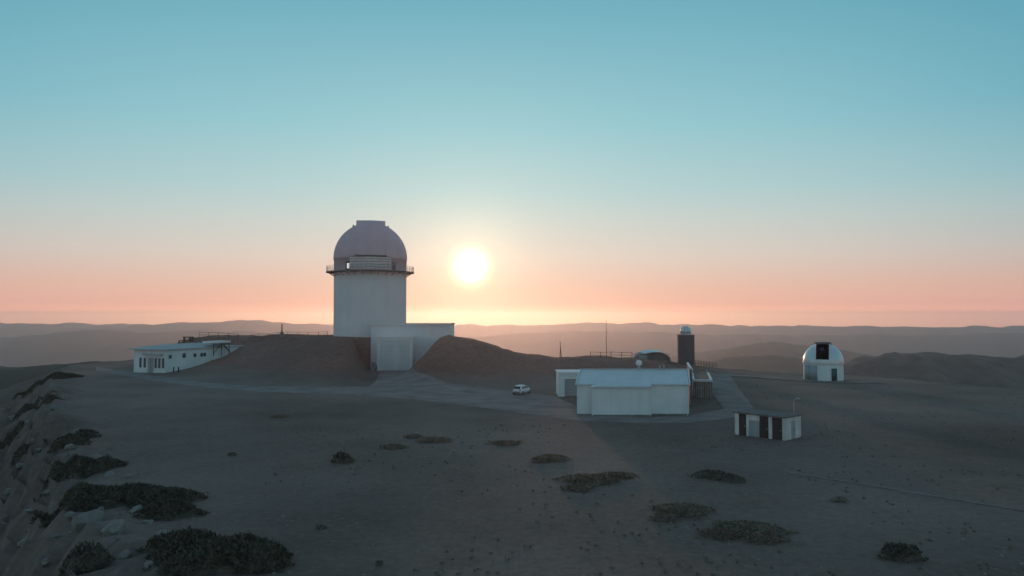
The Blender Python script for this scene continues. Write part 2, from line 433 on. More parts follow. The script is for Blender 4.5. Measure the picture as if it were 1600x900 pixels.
# ------------------------------------------------------------------ far hills
def ridge(name, pts, D, depth, drop, m, seed, rough=0.02, n=520, rows=14, skew=0.0):
    """a real ridge at distance D: crest through the given points, flanks falling to both sides"""
    xs = np.array([p[0] for p in pts], float); ys = np.array([p[1] for p in pts], float)
    px = np.linspace(xs[0], xs[-1], n)
    # smooth crest
    py = np.interp(px, xs, ys); k = max(3, n // 60); ker = np.hanning(k + 2)[1:-1]; ker /= ker.sum()
    pyp = np.pad(py, k, mode='edge'); py = np.convolve(pyp, ker, 'same')[k:-k]
    X = (px - 800) / FPX * D
    crest = CAM.z + (492 - py) / FPX * D
    crest = crest + fbm(X / (D * 0.03), X * 0 + seed, seed, 5, 0.55) * D * rough * 0.06
    endw = sm(np.minimum(np.arange(n), np.arange(n)[::-1]) / (n * 0.06))
    v = []
    ts = np.linspace(-1, 1, rows)
    for t in ts:
        prof = math.exp(-(t * 1.7) ** 2)
        Y = D + t * depth + fbm(X / (depth * 0.7), X * 0 + seed * 3.3, seed + 7, 3) * depth * 0.35 + skew * X
        nz = fbm(X / (depth * 0.35), Y / (depth * 0.35), seed + 13, 5) * drop * 0.16 * (1 - abs(t) * 0.2) * (abs(t) > 0.1)
        Z = crest - drop * (1 - prof * (0.25 + 0.75 * endw)) + nz - (abs(t) > 0.98) * drop * 0.5
        v.append(np.stack([X, Y, Z], 1))
    v = np.concatenate(v)
    i2 = (np.arange(rows - 1)[:, None] * n + np.arange(n - 1)[None, :]).ravel()
    f = np.stack([i2, i2 + 1, i2 + n + 1, i2 + n], 1)
    return tag(fast_mesh(name, v, f, m), kind='structure')
ridge('horizon_mountains', [(-900, 505), (-300, 505), (0, 503.5), (130, 506), (400, 507), (640, 508), (830, 507), (930, 503.5), (1010, 504.5), (1080, 506), (1200, 508), (1290, 507.5), (1400, 510), (1540, 510), (1570, 508.5), (1700, 511), (2500, 511)], 7000, 650, 170, M_far, 5, 0.05, 1400)
ridge('left_mountain', [(60, 515), (190, 510), (250, 506), (315, 502.5), (350, 503), (388, 500), (420, 504), (450, 507), (530, 509), (640, 513)], 5900, 600, 170, M_far, 8, 0.05)
ridge('left_foothills', [(-500, 540), (-100, 533), (0, 528), (60, 521.5), (150, 515.5), (200, 519), (300, 515), (400, 518), (520, 523), (700, 530)], 4200, 600, 200, M_far, 14, 0.06)
ridge('central_foothills', [(600, 530), (750, 524), (860, 519), (960, 517), (1080, 520), (1200, 523), (1400, 524), (1600, 521), (1900, 526)], 5000, 700, 200, M_far, 19, 0.05)
ridge('middle_hill', [(1010, 565), (1090, 549), (1140, 541), (1180, 533.5), (1235, 534.5), (1275, 540), (1340, 551), (1420, 566)], 3000, 350, 150, M_hill, 23, 0.04, 300)
ridge('scrub_ridge', [(1000, 578), (1090, 564), (1150, 557), (1210, 553.5), (1270, 557), (1330, 564), (1400, 576)], 1700, 220, 90, M_hill, 29, 0.04, 300)
ridge('forested_hill', [(1230, 596), (1300, 574), (1345, 562), (1400, 555.5), (1450, 551.5), (1500, 553), (1540, 554), (1575, 559), (1640, 559), (1800, 556), (2100, 570)], 950, 200, 80, M_forest, 35, 0.05, 500, 30)
ridge('left_spur', [(-400, 590), (-150, 576), (-20, 570), (60, 568), (140, 563), (230, 566), (300, 580)], 420, 70, 40, M_hill, 43, 0.05, 260)

# ------------------------------------------------------------------ road and yard
def drape(name, far_near, m, lift, rows=16, step=4.0):
    """strip between two edges given as (px, far py, near py) on the level of the yard"""
    a = np.array(far_near, float)
    xs = np.arange(a[0, 0], a[-1, 0] + 0.1, step)
    fy_, ny_ = np.interp(xs, a[:, 0], a[:, 1]), np.interp(xs, a[:, 0], a[:, 2])
    v = []
    for x_, f_, n_ in zip(xs, fy_, ny_):
        A, B = flat(x_, f_), flat(x_, n_)
        for j in range(rows):
            p = A.lerp(B, j / (rows - 1))
            w = 0.35 * (random.random() - 0.5) if j in (0, rows - 1) else 0
            e = 0.05 if j in (0, rows - 1) else 0.0
            v.append((p.x + w, p.y + w, gz(p.x, p.y) + lift - e))
    v = np.array(v); k = len(xs)
    i2 = (np.arange(k - 1)[:, None] * rows + np.arange(rows - 1)[None, :]).ravel()
    f = np.stack([i2, i2 + 1, i2 + rows + 1, i2 + rows], 1)[:, ::-1]
    return tag(fast_mesh(name, v, f, m), kind='structure')
drape('road', [(150, 573, 580), (200, 581, 588), (240, 587.5, 595), (285, 593, 601.5), (340, 599, 607), (400, 603.5, 612.5), (500, 605, 616), (580, 603.5, 619), (590, 590, 620), (594, 579.5, 620.5), (640, 579.5, 624),
               (652, 592, 625), (700, 600, 631), (750, 604.5, 637), (800, 610.5, 644), (868, 619.5, 653), (900, 634, 657), (960, 650, 660), (1010, 652, 661), (1075, 649, 661), (1120, 641, 656), (1165, 634, 650)], M_asphalt, 0.07)
def strip(name, pts, w0, w1, m, lift, n=60, kind='structure'):
    v = []
    P = [Vector((p[0], p[1])) for p in pts]; L = [0.0]
    for a, b in zip(P, P[1:]): L.append(L[-1] + (b - a).length)
    for i in range(n):
        s_ = L[-1] * i / (n - 1); k = 0
        while k < len(P) - 2 and s_ > L[k + 1]: k += 1
        t = (s_ - L[k]) / (L[k + 1] - L[k]); c = P[k].lerp(P[k + 1], t); d = (P[k + 1] - P[k]).normalized(); q = Vector((-d.y, d.x))
        w = w0 + (w1 - w0) * i / (n - 1)
        for j in range(9):
            p = c + q * (w * (j / 4 - 1)) + q * (0.12 * (random.random() - 0.5) if j in (0, 8) else 0)
            v.append((p.x, p.y, gz(p.x, p.y) + lift - (0.05 if j in (0, 8) else 0)))
    v = np.array(v)
    i2 = (np.arange(n - 1)[:, None] * 9 + np.arange(8)[None, :]).ravel()
    f = np.stack([i2, i2 + 9, i2 + 10, i2 + 1], 1)[:, ::-1]
    return tag(fast_mesh(name, v, f, m), kind=kind)
strip('driveway', [(32.6, 104), (36.5, 122), (41, 144), (44.6, 162)], 2.1, 3.4, M_asphalt, 0.10)
strip('gravel_track', [(41, 160.5), (50, 161), (60, 156), (68, 152.2), (76, 151)], 1.6, 1.3, M_asphalt, 0.13)
kb = MB()
ka, kc = flat(1225, 737), flat(1640, 806)
for i in range(40):
    a = ka.lerp(kc, i / 40); b = ka.lerp(kc, (i + 0.96) / 40)
    d = (b - a).normalized(); q = Vector((-d.y, d.x, 0)) * 0.14
    z0, z1 = gz(a.x, a.y), gz(b.x, b.y); h = 0.07 + 0.04 * random.random()
    kb.add([(*(a - q).xy, z0 - .2), (*(b - q).xy, z1 - .2), (*(b + q).xy, z1 - .2), (*(a + q).xy, z0 - .2), (*(a - q).xy, z0 + h), (*(b - q).xy, z1 + h), (*(b + q).xy, z1 + h), (*(a + q).xy, z0 + h)],
           [(0, 3, 2, 1), (4, 5, 6, 7), (0, 1, 5, 4), (1, 2, 6, 5), (2, 3, 7, 6), (3, 0, 4, 7)])
tag(kb.build('stone_kerb', M_asphalt), kind='structure')

# ------------------------------------------------------------------ the big observatory
DZ = 7.4
obs = thing('observatory_dome', 'tall pale cylindrical observatory with a big grey dome and ring balcony, on the mound', 'observatory', (-39.7, 205, DZ), R(11))
WR = 10.0
zb = 25.7 - DZ                    # balcony level
zs = 29.7 - DZ                    # spring line of the dome
MB().lathe([(WR, -3), (WR, zb)], 96).build('tower_wall', M_tower, obs)
MB().lathe([(WR + 0.06, -0.2), (WR + 0.06, 0.5), (WR, 0.55)], 96).build('plinth', M_tower, obs)
bal = MB().lathe([(WR - 0.1, zb), (12.15, zb), (12.15, zb + 0.28), (WR - 0.3, zb + 0.28)], 96, smooth=False).build('balcony', M_domedark, obs)
b = MB()
for i in range(32):
    t = 2 * math.pi * i / 32; ca, sa = math.cos(t), math.sin(t)
    b.tube((WR * ca, WR * sa, zb - 1.0), (11.6 * ca, 11.6 * sa, zb - 0.02), 0.07, 0.07, 5)
tag(b.build('bracket', M_domedark, bal), kind='stuff')
b = MB()
for i in range(64):
    t = 2 * math.pi * i / 64; ca, sa = math.cos(t), math.sin(t)
    b.tube((12.0 * ca, 12.0 * sa, zb + 0.2), (12.0 * ca, 12.0 * sa, zb + 1.75), 0.045, 0.045, 5)
    t2 = 2 * math.pi * (i + 1) / 64
    for h in (0.75, 1.25, 1.75):
        b.tube((12.0 * ca, 12.0 * sa, zb + h), (12.0 * math.cos(t2), 12.0 * math.sin(t2), zb + h), 0.035, 0.035, 5)
b.build('railing', M_galv, bal)
DR = 10.15
prof = [(DR - 0.12, zb + 0.25), (DR - 0.12, zs - 0.5), (DR, zs - 0.45)] + [(DR * math.cos(R(e)), zs + DR * math.sin(R(e))) for e in range(0, 90, 3)] + [(0.02, zs + DR)]
MB().lathe(prof, 96).build('dome_shell', M_dome, obs)
# fine raised seams between the gores of the dome
b = MB()
for i in range(36):
    t = 2 * math.pi * (i + 0.5) / 36
    pts = [Vector(((DR + 0.01) * math.cos(R(e)) * math.cos(t), (DR + 0.01) * math.cos(R(e)) * math.sin(t), zs + (DR + 0.01) * math.sin(R(e)))) for e in range(0, 82, 6)]
    for p, q in zip(pts, pts[1:]): b.tube(p, q, 0.03, 0.03, 4, False)
b.build('seam', M_dome, obs)
# shutter: an arched strip that stands proud of the dome
SW, SR = 3.95, 10.72
b = MB(); v = []; fs = []
ang = [R(a) for a in range(3, 136, 4)]
for a in ang:
    k_ = float(sm(np.array((math.degrees(a) - 48) / 30)))
    for x, r in ((-SW, 9.0), (-SW, SR - 0.12), (-SW + 0.12, SR), (0, SR + 0.10), (SW - 0.12, SR), (SW, SR - 0.12), (SW, 9.0)):
        if r > 9.5: r = k_ * r + (1 - k_) * (math.sqrt(DR * DR - x * x) + 0.10)
        v.append((x, -r * math.cos(a), zs + r * math.sin(a)))
for j in range(len(ang) - 1):
    for i in range(6): fs.append((j * 7 + i, j * 7 + i + 1, j * 7 + 8 + i, j * 7 + 7 + i))
b.add(v, fs, False); b.add(v[:7], [(0, 1, 2, 3, 4, 5, 6)]); b.add(v[-7:], [(6, 5, 4, 3, 2, 1, 0)])
shut = b.build('shutter', M_dome, obs)
MB().box(-SW - 0.25, SW + 0.25, -DR - 0.24, -DR + 1.4, zs + 0.05, zs + 0.30).build('shutter_sill', M_domedark, shut)
for sx in (-1, 1):
    b = MB(); x = sx * 4.75; r = math.sqrt(DR * DR - x * x) + 0.22
    pts = [Vector((x, -r * math.cos(R(a)), zs + r * math.sin(R(a)))) for a in range(72, 130, 6)]
    for p, q in zip(pts, pts[1:]): b.tube(p, q, 0.26, 0.26, 6)
    b.build('shutter_rail', M_dome, obs)
# pale louvred panel under the shutter
frame = MB().lathe([(DR + 0.02, zb + 0.35), (DR + 0.08, zb + 0.35), (DR + 0.08, zs + 0.02), (DR + 0.02, zs + 0.02)], 40, R(270 - 33), R(270 + 33), True).build('lower_panel', M_domedark, obs)
for i in range(5):
    h = (zs - zb - 0.5) / 5; z0 = zb + 0.4 + i * h
    MB().lathe([(DR + 0.08, z0), (DR + 0.20, z0 + 0.02), (DR + 0.17, z0 + h - 0.05), (DR + 0.08, z0 + h - 0.04)], 40, R(270 - 32.5), R(270 + 32.5), True).build('louvre', M_domepanel, frame)
for a, sky_glow in ((-36.3, True), (37.5, False)):
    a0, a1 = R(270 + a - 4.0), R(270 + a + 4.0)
    d_ = MB().lathe([(DR - 0.2, zb + 0.3), (DR + 0.09, zb + 0.3), (DR + 0.09, zb + 2.75), (DR - 0.2, zb + 2.75)], 6, a0, a1, False).build('gallery_door', M_brown if sky_glow else M_domedark, obs)
    tag(d_, 'dark door onto the balcony, its window glowing to stand for sky' if sky_glow else 'dull dark door onto the balcony')
    c_ = 270 + a + (1.2 if sky_glow else 0)
    for k in ((-1.15, 1.15) if sky_glow else (-1.0, 1.0)):
        MB().lathe([(DR + 0.10, zb + 0.75), (DR + 0.13, zb + 0.75), (DR + 0.13, zb + 2.15), (DR + 0.10, zb + 2.15)], 3, R(c_ + k - 0.9), R(c_ + k + 0.9), False).build('window_pane', M_skypane if sky_glow else M_glass, d_)  # left door's panes glow in place of sky beyond, no lamp inside

# ------------------------------------------------------------------ annexe with the mirror portal
anx = thing('entrance_block', 'low flat-roofed pale block with a big portal at the foot of the tall observatory', 'building', (-26.3, 190, 0))
MB().box(-10.3, 10.3, 0, 13, -1, 11.45).build('wall', M_tower, anx)
rf = MB().box(-10.5, 10.5, -0.2, 13.2, 11.45, 11.75).build('roof', M_gravelroof, anx)
MB().box(-10.5, 10.5, -0.27, -0.203, 11.3, 11.82).build('coping', M_tower, rf)
b = MB(); px0, px1 = -7.6, 1.35
b.box(px0, px0 + 1.0, -6, -0.004, -1, 8.2); b.box(px1 - 0.8, px1, -6, -0.004, -1, 8.2); b.box(px0 + 1.002, px1 - 0.802, -6, -0.004, 7.5, 8.2); b.box(px0 + 1.002, px1 - 0.802, -5.8, -0.004, -1, 7.498)
por = b.build('portal', M_tower, anx)
dr = MB().box(px0 + 1.05, px1 - 0.85, -5.86, -5.804, 0.05, 7.45).build('portal_door', M_greydoor, por)
for i in range(6):
    z0 = 0.1 + i * 1.22
    MB().box(px0 + 1.1, px1 - 0.9, -5.93, -5.862, z0, z0 + 1.20).build('door_panel', M_portaldoor, por)
MB().box(px0 - 0.12, px1 + 0.12, -6.12, -0.3, 8.202, 8.36).build('portal_coping', M_tower, por)
p = flat(583, 577.5)
cab = thing('utility_cabinet', 'small white cabinet standing left of the tall portal at the foot of the mound', 'cabinet', (p.x, p.y, gz(p.x, p.y)), R(8))
MB().box(-0.52, 0.52, -0.4, 0.4, 0.0, 2.05).build('body', M_white, cab)
MB().box(-0.60, 0.60, -0.5, 0.48, 2.052, 2.18).build('cap', M_white, cab)
MB().box(-0.44, 0.44, -0.44, -0.402, 0.15, 1.9).build('door', M_greydoor, cab)
p = flat(590.5, 579)
bn = thing('waste_bin', 'dark wheeled bin between the white cabinet and the portal', 'bin', (p.x, p.y, gz(p.x, p.y)), R(12))
b = MB(); v = [(-.42, -.4, .12), (.42, -.4, .12), (.42, .4, .12), (-.42, .4, .12), (-.52, -.5, 1.25), (.52, -.5, 1.25), (.52, .5, 1.25), (-.52, .5, 1.25)]
b.add(v, [(0, 3, 2, 1), (4, 5, 6, 7), (0, 1, 5, 4), (1, 2, 6, 5), (2, 3, 7, 6), (3, 0, 4, 7)]); b.build('tub', M_dark, bn)
MB().box(-.56, .56, -.56, .54, 1.252, 1.36).build('lid', M_dark, bn)
for s_ in (-1, 1): MB().tube((s_ * .46 - .05, .38, .12), (s_ * .46 + .05, .38, .12), .12, .12, 12).build('wheel', M_rubber, bn)

# ------------------------------------------------------------------ low service building on the left
sb_o = flat(258, 584)
sb = thing('service_building', 'long low white building with narrow windows, dug into the slope at left', 'building', (sb_o.x, sb_o.y, 0), R(-22))
FW, SL, EH = 10.2, 20.0, 5.55
MB().box(-FW, 0, 0, SL, -2, EH).build('wall', M_white, sb)
MB().box(-FW + 0.4, -0.02, SL + 0.002, 27, -2, 5.5).build('rear_wall', M_white, sb)
MB().box(-FW + 0.2, 0.15, SL + 0.3, 27.2, 5.502, 5.68).build('rear_roof', M_roofflat, sb)
ox = 1.3
b = MB()
b.box(-FW - ox, 0.45, -0.9, SL + 0.2, EH + 0.003, EH + 0.25)
e = [(-FW - ox + .05, -.85, EH + .25), (0.4, -.85, EH + .25), (0.4, SL + .15, EH + .25), (-FW - ox + .05, SL + .15, EH + .25), (-FW / 2 - .6, 5.0, 6.75), (-FW / 2 - .6, SL - 4, 6.75)]
b.add([(x, y, z + 0.003) for x, y, z in e], [(0, 1, 4), (1, 2, 5, 4), (2, 3, 5), (3, 0, 4, 5)])
b.build('roof', M_roofflat, sb)
def window(parent, x, z0, w, h, y=0.0, side=False, m=M_glass, name='window'):
    b = MB()
    if side: b.box(y + 0.003, y + 0.07, x - w / 2 - .08, x + w / 2 + .08, z0 - .08, z0 + h + .08)
    else: b.box(x - w / 2 - .08, x + w / 2 + .08, y - .07, y - .003, z0 - .08, z0 + h + .08)
    o = b.build(name, M_greydoor, parent)
    b = MB()
    if side: b.box(y + 0.072, y + 0.09, x - w / 2, x + w / 2, z0, z0 + h)
    else: b.box(x - w / 2, x + w / 2, y - .09, y - .072, z0, z0 + h)
    b.build('pane', m, o)
    return o
for px_ in (219.5, 226.3, 243.5, 249, 254.8):
    window(sb, (px_ - 258) * 0.207, 1.35, 0.62, 2.25, 0.0, m=M_tealglass)
dd = MB().box(-5.6, -3.7, -0.10, -0.003, 0.05, 3.7).build('entrance_door', M_greydoor, sb)
MB().box(-4.68, -4.62, -0.13, -0.102, 0.1, 3.6).build('door_joint', M_dark, dd)
MB().box(-4.5, -4.42, -0.2, -0.102, 1.0, 1.35).build('door_handle', M_galv, dd)
MB().box(-6.6, -0.8, -0.85, -0.003, 4.35, 4.75).build('entrance_canopy', M_roofflat, sb)
for y_, w_, h_ in ((1.4, 0.75, 0.8), (5.6, 0.9, 1.0), (9.0, 0.8, 0.8), (11.2, 0.75, 0.8), (12.2, 0.75, 0.8)):
    window(sb, y_, 3.55, w_, h_, 0.0, True, m=M_tealglass, name='side_window')
ld = MB().box(-2.2, 1.5, 13.6, 19.6, 6.75, 7.25).build('stair_landing', M_white, sb)
b = MB()
for y_ in (13.9, 16.6, 19.3): b.tube((1.3, y_, 3.5), (1.3, y_, 6.75), 0.10, 0.10, 6)
b.tube((1.3, 13.9, 4.2), (1.3, 16.6, 6.6), 0.08, 0.08, 6); b.tube((1.3, 19.6, 4.2), (1.3, 17.0, 6.6), 0.14, 0.14, 6); b.tube((1.3, 13.9, 6.5), (1.3, 19.3, 6.5), 0.09, 0.09, 6)
b.build('stair_frame', M_dark, ld)
for k, px_ in enumerate((271.5, 279)):
    p = on_ground(px_, 582)
    bo = thing('bollard', ('left' if k == 0 else 'right') + ' one of two short dark posts by the white low building', 'post', p, 0, 'posts by the low building')
    MB().tube((0, 0, -.2), (0, 0, 1.15), .14, .14, 10).build('shaft', M_dark, bo)
    MB().lathe([(.17, 1.15), (.17, 1.25), (.10, 1.33), (.01, 1.36)], 10).build('cap', M_dark, bo)

# ------------------------------------------------------------------ the metal hall in the yard
hall = thing('metal_hall', 'white windowless hall with a pale blue metal roof and stepped front, nearest large building', 'building', (9.07, 102.6, 0))
HW = 15.63
SKEW = 0.2                     # its side walls run back at an angle to the front
def skew(o):
    for v_ in o.data.vertices: v_.co.x += SKEW * v_.co.y
    return o
zr = lambda y: 4.3 + 0.242 * y
b = MB()
def wedge(b, x0, x1, y0, y1):
    """walls under the front slope and, past the ridge, under the rear slope"""
    yr = 6.2
    p = [(y0, -0.6), (y0, zr(y0) - .02), (yr, zr(yr) - .02), (y1, zr(2 * yr - y1) - .02), (y1, -0.6)]
    v = [(x0, y, z) for y, z in p] + [(x1, y, z) for y, z in p]
    b.add(v, [(0, 1, 2, 3, 4), (9, 8, 7, 6, 5)] + [(i, 5 + i, 5 + (i + 1) % 5, (i + 1) % 5) for i in range(5)])
wedge(b, 0, HW, 0, 12.4)
hw = b.build('wall', M_white, hall)
b = MB(); wedge(b, 2.1, 10.4, -1.0, 6.1); b.build('projecting_bay', M_white, hall)
def slab(b, x0, x1, y0, y1, t=0.14, lift=0.0):
    f0, f1 = (zr(y0) if y0 <= 6.2 else zr(12.4 - y0)), (zr(y1) if y1 <= 6.2 else zr(12.4 - y1))
    b.add([(x0, y0, f0 + lift), (x1, y0, f0 + lift), (x1, y1, f1 + lift), (x0, y1, f1 + lift), (x0, y0, f0 + t + lift), (x1, y0, f0 + t + lift), (x1, y1, f1 + t + lift), (x0, y1, f1 + t + lift)],
          [(0, 3, 2, 1), (4, 5, 6, 7), (0, 1, 5, 4), (1, 2, 6, 5), (2, 3, 7, 6), (3, 0, 4, 7)])
hr = None
n_sheet = 12
for i in range(n_sheet):
    x0 = i * HW / n_sheet; x1 = (i + 1) * HW / n_sheet - 0.012
    y0 = -1.12 if 2.0 < (x0 + x1) / 2 < 10.45 else -0.12
    b = MB(); slab(b, x0, x1, y0, 6.2, 0.12, 0.003 * (i % 2)); b.build('roof_sheet', M_roofm, hall)
b = MB(); slab(b, -0.05, HW + 0.05, 6.205, 12.6, 0.12); b.build('rear_roof', M_roofm, hall)
for x0 in (-0.22, HW + 0.06):
    b = MB(); slab(b, x0, x0 + 0.16, -0.16, 6.2, 0.34, -0.1); slab(b, x0, x0 + 0.16, 6.205, 12.6, 0.34, -0.1); b.build('verge_trim', M_white, hall)
MB().box(-0.02, HW + 0.02, 6.0, 6.4, zr(6.2) + 0.125, zr(6.2) + 0.2).build('ridge_cap', M_roofm, hall)
for x0, x1, y_ in ((0.0, 2.05, -0.24), (2.1, 10.4, -1.24), (10.5, HW, -0.24)):
    MB().tube((x0, y_, zr(y_ + .1) - .02), (x1, y_, zr(y_ + .1) - .02), .07, .07, 8).build('gutter', M_roofm, hall)
for x_, y_ in ((2.25, -1.08), (10.25, -1.08), (15.4, -.08)):
    MB().tube((x_, y_, 0.0), (x_, y_, zr(y_) - .05), .045, .045, 6).build('downpipe', M_white, hall)
MB().box(-.04, HW + .04, -.05, -.003, -.3, .22).build('plinth', M_rock, hall)
MB().box(2.06, 10.44, -1.05, -1.003, -.3, .22).build('plinth', M_rock, hall)
vt = MB().tube((8.5, 6.2, 5.8), (8.5, 6.2, 6.5), 0.24, 0.24, 12).build('vent_neck', M_galv, hall)
b = MB(); b.lathe([(.25, 6.5), (.42, 6.6), (.48, 6.85), (.42, 7.12), (.25, 7.28), (.02, 7.34)], 20, c=(8.5, 6.2)); b.build('vent_head', M_white, hall)
for x_, h_ in ((11.6, .55), (12.2, .7)):
    MB().tube((x_, 5.9, 5.8), (x_, 5.9, 5.9 + h_), .09, .09, 8).tube((x_, 5.9, 5.9 + h_), (x_, 5.5, 5.95 + h_), .11, .11, 8).build('roof_pipe', M_galv, hall)
for o in hall.children_recursive: skew(o)

# garage behind its left end
gar = thing('garage', 'small white flat-roofed garage with a grey door, behind the left end of the metal hall', 'garage', (7.95, 126, 0))
b = MB(); b.box(0, 1.1, 0, 6, -.5, 3.95); b.box(1.102, 4.2, 0, 6, 3.0, 3.95); b.box(4.202, 5.2, 0, 6, -.5, 3.95); b.box(1.102, 4.2, .5, 6, -.5, 2.998)
b.build('wall', M_white, gar)
MB().box(-.15, 5.35, -.2, 6.1, 3.952, 4.18).build('roof', M_white, gar)
gd = MB().box(1.12, 4.18, .3, .498, 0.03, 2.98).build('garage_door', M_dark, gar)
for i in range(5): MB().box(1.15, 4.15, .22, .298, .06 + i * .585, .06 + i * .585 + .56).build('door_panel', M_greydoor, gd)

# screen wall and slatted lean-to on the right of the hall
sw = thing('screen_wall', 'thin white-topped wall running back from the right rear corner of the metal hall', 'wall', (27.35, 112.2, 0), R(-11.3))
MB().box(-.12, .12, 0, 13.2, -.5, 5.75).build('wall', M_tower2, sw)
MB().box(-.16, .16, -.05, 13.3, 5.752, 5.92).build('coping', M_white, sw)
lt = thing('slatted_annexe', 'small timber-slatted annexe with white parapet, right of the metal hall', 'shed', (30.65, 124.0, 0), R(-13))
MB().box(-1.0, -.1, .6, 4, -.5, 4.7).build('pier', M_white, lt)
MB().box(0, 3.0, .2, 17, -.5, 2.75).build('wall', M_rust, lt)
MB().box(.2, 2.8, .4, 16.8, 2.752, 2.8).build('roof', M_gravelroof, lt)
b = MB(); b.box(-.05, 3.1, -.05, .45, 2.755, 3.1); b.box(2.78, 3.1, .452, 17.1, 2.755, 3.1); b.box(-.05, .2, .452, 17.1, 2.755, 3.0)
b.build('parapet', M_white, lt)
MB().box(2.6, 2.78, 15.4, 15.6, 2.8, 3.7).build('roof_pipe', M_galv, lt)
for i in range(10):
    MB().box(.05 + i * .295, .05 + i * .295 + .2, .08, .198, -.1, 2.7).build('slat', M_timber, lt)
for i in range(20):
    MB().box(3.002, 3.09, .4 + i * .62, .4 + i * .62 + .4, -.1, 2.7).build('side_slat', M_timber, lt)

# ------------------------------------------------------------------ small pump house at right
ph_c = flat(1227, 689)
ph = thing('pump_house', 'small white block hut with dark doors and a dark flat roof, right foreground', 'hut', (ph_c.x, ph_c.y, 0), math.atan2(0.66, 0.75))
# local: +x along the short right side, +y along the front to the left
PL, PW, PH = 6.3, 3.6, 2.5
MB().box(.12, PW, 0, PL, -.5, PH).build('wall', M_shed, ph)
MB().box(-.14, PW + .14, -.14, PL + .14, PH + .003, PH + .13).build('roof', M_felt, ph)
def front(y0, y1, z0, z1, m, name, dep=.118, parent=ph):
    return MB().box(dep - .12, dep, y0, y1, z0, z1).build(name, m, parent)
front(0, .35, -.5, PH, M_shed, 'pillar'); front(1.55, 2.0, -.5, PH, M_shed, 'pillar'); front(4.45, 4.8, -.5, PH, M_shed, 'pillar'); front(5.75, PL, -.5, PH, M_shed, 'pillar')
for y0, y1 in ((.36, 1.54), (2.01, 3.1), (4.81, 5.74)):
    d_ = front(y0, y1, 0.0, PH - .06, M_brown, 'door', .10)
    MB().box(-.06, -.022, y0 + .12, y0 + .2, 1.0, 1.15).build('handle', M_galv, d_)
    for k in range(3): MB().box(-.035, -.0205, y0 + .1, y1 - .1, .15 + k * .75, .78 + k * .75).build('door_panel', M_brown, d_)
front(3.11, 4.44, 1.85, PH, M_shed, 'lintel')
sh_ = front(3.12, 4.43, 0.0, 1.84, M_greydoor, 'roller_shutter', .10)
for k in range(6): MB().box(-.045, -.021, 3.15, 4.4, .04 + k * .3, .3 + k * .3).build('shutter_slat', M_greydoor, sh_)
sd = MB().box(1.4, 2.15, -.05, -.003, .1, 2.05).build('side_door', M_greydoor, ph)
MB().box(2.0, 2.06, -.1, -.052, 1.0, 1.15).build('handle', M_dark, sd)
p = flat(1241, 676)
pole = thing('pole', 'short pale pole standing behind the small hut', 'pole', (p.x, p.y, gz(p.x, p.y)))
MB().tube((0, 0, -.3), (0, 0, 3.9), .09, .06, 8).build('shaft', M_galv, pole)
MB().tube((-.02, 0, 3.9), (.45, 0, 4.05), .05, .05, 6).build('arm', M_galv, pole)
MB().box(.3, .7, -.1, .1, 3.95, 4.12).build('lamp_head', M_galv, pole)

# ------------------------------------------------------------------ white dome with its slit open
wd = thing('open_dome', 'white observatory dome with dark open slit, on the plain at right', 'observatory', (67.0, 158, 0), R(-25))
MB().lathe([(4.35, -.5), (4.35, .14), (4.0, .15)], 64).build('base_slab', M_rock, wd)
MB().lathe([(4.0, 0), (4.0, 3.7)], 64).build('wall', M_white, wd)
MB().lathe([(4.0, 3.68), (4.22, 3.70), (4.22, 3.92), (4.0, 3.95)], 64, smooth=False).build('ring_beam', M_wdome, wd)
MB().lathe([(0.02, 3.6), (3.95, 3.6)], 48).build('floor', M_dark, wd)
def slit_shell(Rr, t0, p0, p1, zc):
    """sphere with its poles left and right so that a slit runs cleanly over the top"""
    ts = [R(-90), R(-75), R(-60), R(-45), R(-32)] + [-t0, -t0 / 2, 0, t0 / 2, t0] + [R(32), R(45), R(60), R(75), R(90)]
    ps = [R(a) for a in range(0, 181, 5)]
    v, f = [], []
    for p_ in ps:
        for t in ts: v.append((Rr * math.sin(t), -Rr * math.cos(t) * math.cos(p_), zc + Rr * math.cos(t) * math.sin(p_)))
    n_ = len(ts)
    for j in range(len(ps) - 1):
        for i in range(n_ - 1):
            if abs(ts[i] + ts[i + 1]) / 2 < t0 and p0 <= (ps[j] + ps[j + 1]) / 2 <= p1: continue
            f.append((j * n_ + i, j * n_ + i + 1, (j + 1) * n_ + i + 1, (j + 1) * n_ + i))
    return v, f
T0 = math.asin(1.28 / 4.1)
b = MB(); v, f = slit_shell(4.1, T0, R(8), R(108), 3.9); b.add(v, f, True)
ds = b.build('dome_shell', M_wdome, wd)
b = MB(); v, f = slit_shell(3.98, T0, R(8), R(108), 3.9); b.add(v, f, True); b.build('lining', M_brown, ds)
for sx in (-1, 1):
    b = MB()
    x = sx * 1.36; r = math.sqrt(4.1 ** 2 - 1.36 ** 2)
    pts = [Vector((x, -(r + .02) * math.cos(R(a)), 3.9 + (r + .02) * math.sin(R(a)))) for a in range(5, 116, 5)]
    for p_, q in zip(pts, pts[1:]): b.tube(p_, q, .12, .12, 6)
    b.build('slit_frame', M_wdome, ds)
b = MB(); v = []; f = []
for a in range(84, 150, 6):
    for x, r in ((-1.7, 3.85), (-1.6, 4.25), (1.6, 4.25), (1.7, 3.85)): v.append((x, -r * math.cos(R(a)), 3.9 + r * math.sin(R(a))))
k = len(v) // 4
for j in range(k - 1):
    for i in range(3): f.append((j * 4 + i, j * 4 + i + 1, j * 4 + 5 + i, j * 4 + 4 + i))
b.add(v, f); b.add(v[:4], [(0, 1, 2, 3)]); b.build('slit_shutter', M_domedark, ds)
gd = MB().lathe([(4.0, .2), (4.06, .2), (4.06, 3.3), (4.0, 3.3)], 14, R(270 - 64), R(270 - 15), True).build('equipment_door', M_greydoor, wd)
